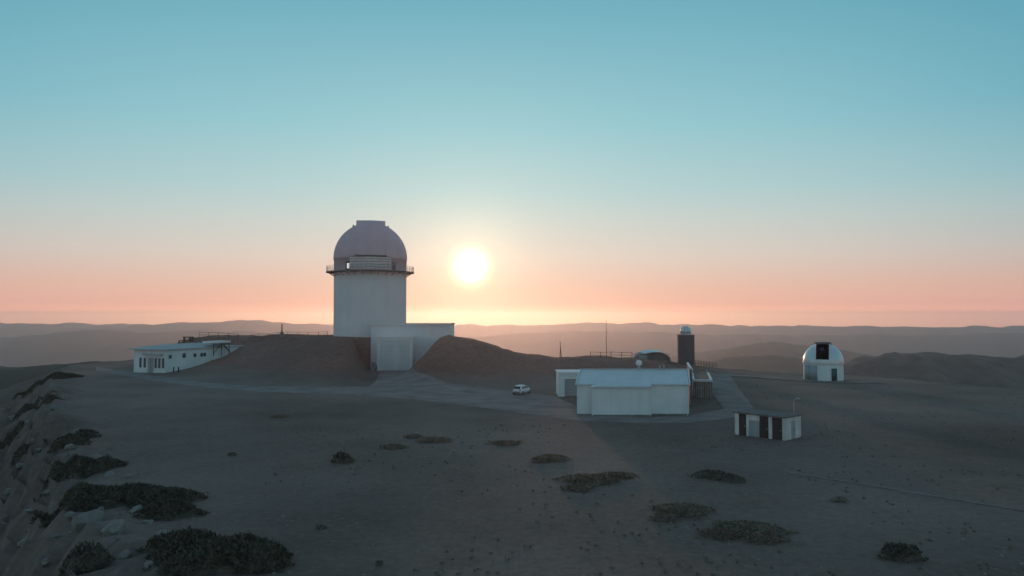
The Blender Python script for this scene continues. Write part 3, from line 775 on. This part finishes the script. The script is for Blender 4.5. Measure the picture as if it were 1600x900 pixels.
MB().lathe([(4.062, .3), (4.08, .3), (4.08, 3.2), (4.062, 3.2)], 2, R(270 - 41), R(270 - 40), False).build('door_joint', M_dark, gd)
dr = MB().lathe([(4.0, .15), (4.07, .15), (4.07, 2.75), (4.0, 2.75)], 6, R(270 + 25), R(270 + 43), True).build('entry_door', M_tealglass, wd)
MB().tube((4.1 * math.sin(R(28)), -4.1 * math.cos(R(28)), 1.2), (4.1 * math.sin(R(28)), -4.1 * math.cos(R(28)), 1.45), .03, .03, 6).build('handle', M_galv, dr)
inst = thing('telescope', 'dark telescope just inside the open slit of the white dome', 'telescope', (67.0, 158.3, 3.6), R(-25))
MB().tube((0, 0, 0), (0, 0, 1.4), .5, .4, 14).build('pier', M_dark, inst)
MB().tube((0, .7, 1.3), (0, -1.2, 3.0), .45, .5, 16).build('tube', M_dark, inst)

# ------------------------------------------------------------------ slim tower with a small dome
tw_p = (1071 - 800) / FPX * 185
tw = thing('survey_tower', 'slim dark square tower topped by a small white dome, behind the metal hall', 'tower', (tw_p, 185, gz(tw_p, 185)), R(-10))
tz = 8.85 - gz(tw_p, 185)
MB().box(-2.0, 2.0, -2.0, 2.0, -1.5, tz).build('shaft', M_tower2, tw)
MB().box(-2.1, 2.1, -2.1, 2.1, tz + .003, tz + .16).build('parapet', M_domedark, tw)
MB().lathe([(1.32, tz + .16), (1.32, tz + .95), (1.42, tz + .96)], 32).build('dome_drum', M_wdome, tw)
td = MB().lathe([(1.42 * math.cos(R(e_)), tz + .96 + 1.42 * math.sin(R(e_))) for e_ in range(0, 90, 6)] + [(.01, tz + 2.38)], 32).build('dome', M_wdome, tw)
b = MB()
for e_ in range(0, 100, 10):
    pass
pts = [Vector((.0, -1.45 * math.cos(R(a)), tz + .96 + 1.45 * math.sin(R(a)))) for a in range(0, 120, 8)]
for p_, q in zip(pts, pts[1:]): b.tube(p_ + Vector((-.35, 0, -.04)), q + Vector((-.35, 0, -.04)), .05, .05, 5); b.tube(p_ + Vector((.35, 0, -.04)), q + Vector((.35, 0, -.04)), .05, .05, 5)
b.build('slit_rail', M_galv, td)

# ------------------------------------------------------------------ low vaulted building on the ridge
lv_x = (1017 - 800) / FPX * 190
lv = thing('vaulted_shelter', 'low rounded shelter with pale blue roof, on the ridge left of the slim tower', 'shelter', (lv_x, 190, gz(lv_x, 188) - .2), R(6))
b = MB(); N = 20; v = []; f = []
LW, LH = 4.7, 2.3
for k, (y_, s_) in enumerate(((-2.6, .80), (-2.2, .95), (0, 1.0), (3.5, .96), (4.2, .82))):
    for i in range(N + 1):
        t = math.pi * i / N; v.append((LW * s_ * math.cos(t), y_, LH * s_ * math.sin(t) ** .8))
for k in range(4):
    for i in range(N): f.append((k * (N + 1) + i, k * (N + 1) + i + 1, (k + 1) * (N + 1) + i + 1, (k + 1) * (N + 1) + i))
b.add(v, f, True); b.add(v[:N + 1], [tuple(range(N, -1, -1))]); b.add(v[-N - 1:], [tuple(range(N + 1))])
b.build('shell', M_domedark, lv)
b = MB(); v = []; f = []
for k, y_ in enumerate((-3.4, 2.5)):
    for i in range(9):
        t = R(38 + 90 * i / 8); v.append(((LW + .2) * math.cos(t) + .3, y_, (LH + .16 + (.25 if k else -.15)) * math.sin(t) ** .8))
for i in range(8): f.append((i, i + 1, 9 + i + 1, 9 + i))
b.add(v, f, True); b.add([(x, y, z - .1) for x, y, z in v], [q[::-1] for q in f], True)
b.build('roof_sheet', M_roofm, lv)
MB().box(-3.9, -2.0, -2.75, -2.605, 0, 1.5).build('door', M_greydoor, lv)

# ------------------------------------------------------------------ fences, pergola, masts
def fence(name, label, pts, h, rails, m, group, pr=0.05):
    o = thing(name, label, 'fence', pts[0], 0, group)
    base = Vector(pts[0])
    for p in pts:
        q = Vector(p) - base
        MB().tube(q + Vector((0, 0, -.3)), q + Vector((0, 0, h + .05)), pr, pr, 6).build('post', m, o)
    for rh in rails:
        b = MB()
        for p, q in zip(pts, pts[1:]): b.tube(Vector(p) - base + Vector((0, 0, rh)), Vector(q) - base + Vector((0, 0, rh)), pr * .7, pr * .7, 5)
        b.build('rail', m, o)
    return o
def line(pxs, Y):
    out = []
    for i, p in enumerate(pxs):
        y = Y[0] + (Y[1] - Y[0]) * i / max(1, len(pxs) - 1); x = (p - 800) / FPX * y
        out.append(Vector((x, y, gz(x, y))))
    return out
fence('railing_fence', 'dark two-rail fence with taller posts on the crest above the low building', line([312, 327, 342, 358, 373.5], (205, 204)), 1.45, (.7, 1.4), M_rust, 'fences on the mound', .075)
fence('post_fence', 'long dark post fence on the mound, ending at the tall observatory', line([390, 405, 420, 435, 450, 466, 482, 498, 512], (204, 208)), 1.1, (.45, 1.05), M_rust, 'fences on the mound', .07)
fence('ridge_fence', 'dark post-and-rail fence on the ridge behind the metal hall', line([922, 938, 954.5, 971, 987], (181, 181)), 1.5, (.75, 1.45), M_rust, 'fences on the ridge', .07)
fence('track_fence', 'short close-post fence right of the slim tower', line([1086, 1090, 1094.5, 1099, 1103.5, 1108, 1113, 1118], (186, 182)), 1.35, (.7, 1.3), M_rust, 'fences on the ridge', .06)
pg = line([281, 289, 298, 302], (203, 203))
per = thing('timber_frame', 'dark open frame of thick posts on the crest at the left end of the fence', 'frame', pg[0])
for q in pg[1:]:
    d = q - pg[0]; MB().box(d.x - .22, d.x + .22, -.2, .2, d.z - .5, 1.75 + pg[0].z * 0).build('post', M_rust, per)
MB().box(-.15, .1, -.1, .1, -.5, 1.0).build('post', M_rust, per)
d1, d2 = pg[1] - pg[0], pg[3] - pg[0]
MB().box(d1.x - .3, d2.x + .3, -.22, .22, 1.752, 2.05).build('beam', M_rust, per)
MB().box(-.1, d1.x - .22, -.06, .06, .9, 1.08).build('rail', M_rust, per)
bench_p = line([322, 334, 346], (200, 200))
for k, q in enumerate(bench_p):
    bn = thing('picnic_table', ('left', 'middle', 'right')[k] + ' one of three dark picnic tables in front of the crest fence', 'table', q, R(20 * k), 'picnic tables on the crest')
    MB().box(-.9, .9, -.4, .4, .72, .78).build('tabletop', M_rust, bn)
    for s_ in (-1, 1):
        MB().box(-.9, .9, s_ * .75 - .13, s_ * .75 + .13, .42, .47).build('seat', M_rust, bn)
        b = MB(); b.tube((s_ * .65, -.75, 0), (s_ * .65, .3, .74), .05, .05, 5); b.tube((s_ * .65, .75, 0), (s_ * .65, -.3, .74), .05, .05, 5); b.box(s_ * .65 - .04, s_ * .65 + .04, -.8, .8, .36, .418); b.build('leg', M_rust, bn)
q = line([441], (203, 203))[0]
mon = thing('survey_pillar', 'thin stone pillar on a wider base standing on the fence line of the mound', 'pillar', q)
b = MB(); b.lathe([(.62, -.4), (.55, 1.2), (.32, 1.5), (.16, 1.6)], 10, smooth=False); b.build('base', M_rock, mon)
MB().tube((0, 0, 1.5), (0, 0, 3.3), .20, .16, 8).build('column', M_rust, mon)
MB().lathe([(.26, 3.3), (.26, 3.45), (.05, 3.6)], 8, smooth=False).build('cap', M_rust, mon)
x_ = (876.5 - 800) / FPX * 178
mst = thing('short_mast', 'short dark stub mast on the ridge left of the tall thin mast', 'mast', (x_, 178, gz(x_, 178)))
MB().tube((.05, 0, -.5), (-.25, 0, 4.2), .16, .05, 8).build('pole', M_dark, mst)
MB().tube((-.45, 0, -.3), (-.2, 0, 2.4), .05, .05, 6).build('strut', M_dark, mst)
x_ = (947 - 800) / FPX * 183
mst = thing('tall_mast', 'tall thin antenna mast rising above the horizon behind the metal hall', 'mast', (x_, 183, gz(x_, 183)))
MB().tube((0, 0, -.5), (0, 0, 5.2), .085, .075, 8).build('lower_pole', M_rust, mst)
MB().tube((0, 0, 5.2), (0, 0, 9.6), .06, .025, 6).build('upper_pole', M_rust, mst)
b = MB(); b.tube((-.3, 0, 6.4), (.3, 0, 6.4), .03, .03, 5); b.tube((-.2, 0, 7.0), (.2, 0, 7.0), .03, .03, 5); b.build('crossarm', M_rust, mst)

# ------------------------------------------------------------------ white car
cp = flat(815, 616)
car = thing('parked_car', 'white hatchback parked with its rear to us at the edge of the yard', 'car', (cp.x, cp.y, gz(cp.x, cp.y) + .08), R(-27))
def loft(sections, name, m, parent, smooth=True, cap=True):
    """sections: (y, [(x, z) for the right half, bottom to top])"""
    v, f = [], []; n_ = None
    for y, half_ in sections:
        ring = [(x, y, z) for x, z in half_] + [(-x, y, z) for x, z in reversed(half_)]
        n_ = len(ring); v += ring
    for j in range(len(sections) - 1):
        for i in range(n_): f.append((j * n_ + i, j * n_ + (i + 1) % n_, (j + 1) * n_ + (i + 1) % n_, (j + 1) * n_ + i))
    b = MB(); b.add(v, f, smooth)
    if cap: b.add(v[:n_], [tuple(range(n_ - 1, -1, -1))]); b.add(v[-n_:], [tuple(range(n_))])
    return b.build(name, m, parent)
def sec(y, w, z0, z1, z2): return (y, [(w * .90, z0), (w, z0 + .12), (w, (z0 + z1) / 2), (w * .97, z1 - .05), (w * .90, z1), (w * .45, z2)])
body = loft([sec(-2.10, .76, .38, .86, .88), sec(-2.02, .84, .30, .95, .96), sec(-1.6, .88, .24, .99, 1.0), sec(-.5, .89, .22, .98, 1.0), sec(.7, .89, .22, .97, 1.0), sec(1.3, .88, .24, .93, 1.0), sec(1.85, .84, .28, .84, .90), sec(2.12, .72, .36, .70, .74)], 'body', M_carpaint, car)
def cab(y, wb, wt, zb_, zt): return (y, [(wb, zb_), (wb * .99, zb_ + .05), ((wb + wt) / 2, (zb_ + zt) / 2), (wt, zt - .06), (wt * .9, zt), (wt * .4, zt + .03)])
loft([cab(-1.92, .80, .70, .93, 1.02), cab(-1.55, .82, .66, .95, 1.46), cab(-1.15, .82, .66, .96, 1.54), cab(.0, .82, .66, .96, 1.56), cab(.45, .82, .66, .96, 1.50), cab(1.25, .80, .70, .95, 1.02)], 'cabin', M_carpaint, car)
b = MB(); b.add([(-.64, -1.98, 1.03), (.64, -1.98, 1.03), (.56, -1.65, 1.44), (-.56, -1.65, 1.44)], [(0, 1, 2, 3)]); b.build('rear_window', M_glass, car)
b = MB(); b.add([(-.66, 1.26, 1.03), (.66, 1.26, 1.03), (.58, .52, 1.47), (-.58, .52, 1.47)], [(3, 2, 1, 0)]); b.build('windscreen', M_glass, car)
for s_ in (-1, 1):
    b = MB(); b.add([(s_ * .832, -1.45, 1.02), (s_ * .832, .95, 1.02), (s_ * .70, .38, 1.42), (s_ * .70, -1.35, 1.42)], [(0, 1, 2, 3) if s_ > 0 else (3, 2, 1, 0)]); b.build('side_window', M_glass, car)
    b = MB(); b.lathe([(.02, 0), (.09, .03), (.11, .09), (.07, .16), (.01, .18)], 10); b.build('mirror', M_carpaint, car, (s_ * 1.0, .72, .98))
    MB().box(s_ * .70 - .11, s_ * .70 + .11, -2.10, -1.95, .72, .98).build('tail_light', M_red, car)
    MB().box(s_ * .60 - .16, s_ * .60 + .16, 2.0, 2.1, .60, .72).build('headlight', M_glass, car)
    for y_ in (-1.3, 1.35):
        wh = MB().tube((s_ * .70, y_, .31), (s_ * .915, y_, .31), .32, .32, 20).build('wheel', M_rubber, car)
        MB().tube((s_ * .90, y_, .31), (s_ * .925, y_, .31), .2, .2, 14).build('rim', M_galv, wh)
MB().box(-.80, .80, -2.16, -2.0, .36, .58).build('rear_bumper', M_domedark, car)
MB().box(-.26, .26, -2.125, -2.105, .66, .78).build('number_plate', M_plate, car)

# ------------------------------------------------------------------ shrubs
def shrub(label, lobes, m=M_leaf, dens=70, leaf=0.16, group='low shrubs on the stony ground'):
    """lobes: world (x, y, radius along x, radius along y, height)"""
    cx, cy_ = lobes[0][0], lobes[0][1]
    o = thing('juniper_shrub', label, 'shrub', (cx, cy_, gz(cx, cy_)), 0, group)
    zr0 = o.location.z
    V, F = [], []
    cb = MB()
    for (x, y, rx, ry, h) in lobes:
        n = int(dens * math.pi * rx * ry * 1.3) + 20
        t = rng.random(n) * 2 * math.pi; rr = np.sqrt(rng.random(n)) * (1 + .14 * np.sin(3 * t + x) + .10 * np.sin(5 * t + y) + .09 * np.sin(11 * t + 2 * x))
        lx, ly = x + rx * rr * np.cos(t), y + ry * rr * np.sin(t)
        top = h * np.sqrt(np.clip(1 - np.minimum(rr, 1) ** 2, 0.02, 1)) * (1 + .35 * fbm(lx * .9, ly * .9, 5, 3))
        gzz = np.array([gz(a, c) for a, c in zip(lx, ly)])
        lz = gzz - zr0 + top * (.35 + .65 * rng.random(n) ** .5)
        c = np.stack([lx - cx, ly - cy_, lz], 1)
        d1 = rng.normal(size=(n, 3)); d1[:, 2] = np.abs(d1[:, 2]) + .3; d1 /= np.linalg.norm(d1, axis=1)[:, None]
        d2 = np.cross(d1, rng.normal(size=(n, 3))); d2 /= np.linalg.norm(d2, axis=1)[:, None]
        s_ = leaf * (.6 + .9 * rng.random(n))[:, None]
        o_ = sum(len(q) for q in V)
        V.append(np.concatenate([c - d2 * s_ * .45, c + d2 * s_ * .45, c + d1 * s_ * 1.5]))
        i_ = np.arange(n); F.append(np.stack([i_, i_ + n, i_ + 2 * n], 1) + o_)
        # woody inner mass
        nn, rows = 18, 5
        vv, ff = [], []
        for j in range(rows):
            e_ = j / (rows - 1) * math.pi / 2 * .96
            for i in range(nn):
                a = 2 * math.pi * i / nn; k = .86 * math.cos(e_) * (1 + .1 * math.sin(3 * a + x))
                wx, wy = x + rx * k * math.cos(a), y + ry * k * math.sin(a)
                vv.append((wx - cx, wy - cy_, gz(wx, wy) - zr0 - .1 + h * .72 * math.sin(e_) * (1 + .2 * random.random())))
        for j in range(rows - 1):
            for i in range(nn): ff.append((j * nn + i, j * nn + (i + 1) % nn, (j + 1) * nn + (i + 1) % nn, (j + 1) * nn + i))
        ff.append(tuple((rows - 1) * nn + i for i in range(nn)))
        cb.add(vv, ff, True)
    fo = fast_mesh('foliage', np.concatenate(V), np.concatenate(F), m, False); fo.parent = o
    tag(cb.build('branches', M_twig, o), kind='stuff')
    return o
def lobes(spec, h):
    """(px, py, half width px, half depth px) -> lobes on the ground"""
    out = []
    for px_, py_, wx, wy in spec:
        p = on_ground(px_, py_); q = on_ground(px_ + wx, py_); a = on_ground(px_, py_ + wy)
        dist = (p - CAM).length
        rx = wx * dist / FPX; fl = wy * dist * dist / (14.0 * FPX); ry = min(max(rx * .35, fl), rx * .75)
        out.append((p.x, p.y, rx, ry, h))
    return out
SH = [
 ('largest dark juniper mat, spreading across the rim at lower left', [(190, 782, 70, 18), (120, 775, 58, 14), (250, 785, 55, 20), (265, 805, 42, 16)], .9, M_leaf),
 ('big dark rounded juniper at the bottom edge, left of centre', [(345, 876, 92, 34), (290, 862, 56, 26), (395, 884, 52, 26)], 1.1, M_leaf),
 ('dark juniper among the rocks in the bottom left corner', [(126, 884, 36, 20)], .9, M_leaf),
 ('flat dark juniper just above the largest mat on the rim', [(150, 732, 34, 9), (105, 738, 30, 7)], .7, M_leaf),
 ('small dark juniper on the rocky rim, above the flat one', [(112, 690, 24, 8), (135, 684, 16, 6)], .8, M_leaf),
 ('dark ragged scrub along the upper left rim beside the red ground', [(95, 590, 26, 5), (60, 600, 30, 5)], .9, M_leaf),
 ('dark scrub in the gully below the upper left rim', [(75, 628, 16, 12), (40, 640, 18, 8)], 1.0, M_leaf),
 ('small dark shrub on the far left slope at the picture edge', [(12, 690, 22, 10)], 1.0, M_leaf),
 ('little green shrub on the left slope between rocks', [(35, 706, 14, 7)], .7, M_leaf),
 ('lone round dark bush on bare ground left of centre', [(535, 722, 16, 8)], .8, M_leaf),
 ('flat brown patch of scrub below the road, centre', [(680, 690, 28, 5), (645, 684, 16, 4), (615, 700, 22, 4)], .35, M_leafdry),
 ('thin brown scrub streak right of the centre patch', [(790, 694, 26, 5)], .3, M_leafdry),
 ('small flat dark tuft below the road at left', [(437, 652, 14, 3)], .3, M_leafdry),
 ('low olive shrub below the left part of the metal hall', [(862, 718, 30, 10), (845, 722, 18, 6)], .35, M_leafdry),
 ('wide olive shrub below the metal hall, in front of its centre', [(925, 752, 52, 20), (965, 745, 30, 14), (905, 765, 26, 8)], .4, M_leafdry),
 ('low ragged shrub below the small hut, left of its corner', [(1115, 746, 32, 7), (1145, 752, 20, 6)], .5, M_leaf),
 ('wide brown shrub in the right foreground, the left of a pair', [(1070, 800, 46, 20), (1040, 812, 24, 9)], .4, M_leafdry),
 ('wide dark brown shrub in the right foreground, the right of a pair', [(1165, 830, 56, 24), (1125, 838, 34, 18), (1195, 845, 30, 10)], .4, M_leafdry),
 ('lone dark bush near the bottom right corner', [(1408, 872, 27, 13)], .8, M_leaf),
 ('tiny dark tuft at the bottom edge, centre left', [(592, 884, 7, 4)], .3, M_leaf),
 ('tiny dark tuft alone on bare ground below the round bush', [(500, 827, 8, 4)], .3, M_leaf),
 ('small dark tuft on bare ground in the left middle', [(362, 712, 7, 3)], .3, M_leaf),
 ('low dark tuft on the plain right of the small hut', [(1312, 784, 12, 5)], .3, M_leafdry),
]
for lab, spec, h, m in SH:
    shrub(lab, lobes(spec, h), m, 120 if h > .5 else 80, .13 if h > .5 else .09)
p = on_ground(167, 563)
shrub('small dark bush alone on the skyline left of the low building', [(p.x, p.y, 1.5, 1.2, 2.0), (p.x + .9, p.y, 1.1, 1.0, 1.7)], M_leaf, 150, .16)

# ------------------------------------------------------------------ rocks
def rock_mesh(seed):
    rr = random.Random(seed)
    import bmesh
    bm = bmesh.new(); bmesh.ops.create_icosphere(bm, subdivisions=2, radius=1.0)
    pl = [(Vector((rr.gauss(0, 1), rr.gauss(0, 1), rr.gauss(0, .8))).normalized(), .42 + .35 * rr.random()) for _ in range(12)]
    for v in bm.verts:
        for n_, d_ in pl:
            k = v.co.dot(n_) - d_
            if k > 0: v.co -= n_ * k
        v.co += Vector((rr.gauss(0, .03), rr.gauss(0, .03), rr.gauss(0, .03)))
    me = bpy.data.meshes.new('boulder'); bm.to_mesh(me); bm.free(); me.materials.append(M_rock)
    return me
RM = [rock_mesh(i) for i in range(8)]
RK = [(85, 612, 9, 14, 'pale upright rock fin at the head of the left gully'), (45, 665, 9, 10, 'pale block on the left slope below the gully'), (255, 858, 24, 26, 'pale broken rock left of the big rounded juniper'),
      (140, 818, 22, 20, 'large pale rock below the largest juniper mat'), (175, 836, 20, 24, 'tall pale rock right of the bottom left juniper'), (22, 655, 10, 8, 'small pale boulder at the left picture edge beside the upper slope block'), (125, 706, 9, 5, 'boulder under the small rim juniper'), (150, 715, 11, 5, 'wider boulder above the flat juniper on the rim'), (172, 742, 10, 4, 'boulder tucked between the flat juniper and the largest mat'), (108, 700, 7, 5, 'small boulder left of the small rim juniper'),
      (98, 745, 8, 5, 'boulder touching the left end of the largest mat'), (60, 705, 8, 5, 'boulder beside the little green shrub'), (210, 800, 13, 8, 'boulder under the lower right lobe of the largest mat'), (230, 818, 10, 7, 'boulder between the largest mat and the big rounded juniper'), (155, 800, 11, 7, 'boulder left of the large pale rock under the mat'), (110, 806, 10, 6, 'boulder below the left end of the largest mat'), (85, 640, 6, 7, 'small stone block in the upper left gully'), (52, 690, 6, 5, 'small boulder left of the small rim juniper, down the slope'), (30, 730, 9, 5, 'lone boulder on the left slope level with the flat juniper'), (75, 770, 8, 5, 'lone boulder down the slope from the largest mat'),
      (50, 800, 10, 6, 'flat boulder on the lower left slope level with the large pale rock'), (90, 840, 11, 7, 'boulder above the bottom left juniper'), (40, 850, 13, 8, 'broad boulder at the lower left edge of the picture'), (195, 870, 14, 9, 'boulder right of the bottom left juniper at the bottom edge'), (235, 888, 12, 10, 'boulder at the bottom edge left of the big rounded juniper'), (70, 880, 9, 6, 'small boulder left of the bottom left juniper'), (15, 770, 9, 6, 'boulder at the far left edge level with the largest mat'), (200, 745, 8, 4, 'small boulder on top of the rim above the largest mat'), (160, 860, 9, 6, 'small boulder touching the top of the bottom left juniper'), (275, 835, 9, 6, 'small boulder at the top left of the big rounded juniper')]
for k, (px_, py_, wx, wz, lab) in enumerate(RK):
    p = on_ground(px_, py_); s_ = (p - CAM).length / FPX
    o = bpy.data.objects.new('boulder', RM[k % 8]); col.objects.link(o)
    o.scale = (wx * s_, wx * s_ * .9, wz * s_ * .8); o.rotation_euler = (random.uniform(-.3, .3), random.uniform(-.3, .3), random.uniform(0, 6))
    o.location = (p.x, p.y, p.z + wz * s_ * .22)
    tag(o, lab, 'rock', 'boulders on the left slope')

# ------------------------------------------------------------------ loose stones and dry grass
def in_view(n, y0, y1):
    y = y0 + (y1 - y0) * rng.random(n) ** 1.6; x = (rng.random(n) * 2 - 1) * y * .80
    return x, y
def free(x, y):
    d = sdf(x, y, PLATEAU)
    px_ = x / y * FPX + 800; py_ = 492 + 14 / y * FPX
    onroad = (py_ < 662) & (py_ > 570) & (px_ < 1180)
    return (~onroad) & (d < 40)
x, y = in_view(5200, 30, 200); k = free(x, y); x, y = x[k], y[k]
n = len(x); z = np.array([gz(a, b_) for a, b_ in zip(x, y)])
s_ = .03 + .10 * rng.random(n) ** 3
pos = [np.stack([x + s_ * dx * (.7 + .6 * rng.random(n)), y + s_ * dy * (.7 + .6 * rng.random(n)), z + s_ * dz], 1) for dx, dy, dz in ((-1, -1, -.3), (1, -1, -.3), (1, 1, -.3), (-1, 1, -.3), (.2, -.1, .8), (-.5, .3, .7))]
i_ = np.arange(n)
fs = [np.stack([i_ + a * n, i_ + b_ * n, i_ + c_ * n], 1) for a, b_, c_ in ((0, 1, 4), (1, 2, 4), (2, 3, 5), (3, 0, 5), (2, 5, 4), (0, 4, 5))]
tag(fast_mesh('loose_stones', np.concatenate(pos), np.concatenate(fs), M_rock, False), 'loose pale stones scattered over the bare ground', 'stones', kind='stuff')
x, y = in_view(2600, 30, 190)
k = free(x, y) & (fbm(x / 9, y / 9, 77, 3) > .02); x, y = x[k], y[k]
V, F, o_ = [], [], 0
for a, b_ in zip(x, y):
    g_ = gz(a, b_); m_ = 7
    for _ in range(m_):
        t = random.uniform(0, 6.283); r_ = random.uniform(0, .16); h_ = random.uniform(.06, .2); w_ = random.uniform(.02, .05); l_ = random.uniform(-.1, .1)
        cx, cy_ = a + r_ * math.cos(t), b_ + r_ * math.sin(t)
        V += [(cx - w_, cy_, g_ - .02), (cx + w_, cy_, g_ - .02), (cx + l_, cy_ + random.uniform(-.08, .08), g_ + h_)]; F.append((o_, o_ + 1, o_ + 2)); o_ += 3
tag(fast_mesh('dry_grass', np.array(V), np.array(F), M_grass, False), 'sparse dry grass tufts over the bare plain', 'grass', kind='stuff')

# ------------------------------------------------------------------ haze
def haze():
    h = 8600.0
    o = MB().box(-h, h, -h, h, -560, 42.5).build('haze', bpy.data.materials.new('haze_air'))
    m = o.data.materials[0]; m.use_nodes = True
    n, l = m.node_tree.nodes, m.node_tree.links; n.clear()
    out = n.new('ShaderNodeOutputMaterial'); v = n.new('ShaderNodeVolumePrincipled')
    v.inputs['Color'].default_value = (0.97, 0.93, 0.97, 1)
    v.inputs['Density'].default_value = 1.3e-4
    v.inputs['Anisotropy'].default_value = 0.76
    l.new(v.outputs[0], out.inputs['Volume'])
    tag(o, kind='stuff', label='thin evening haze over the valleys', cat='haze')
haze()
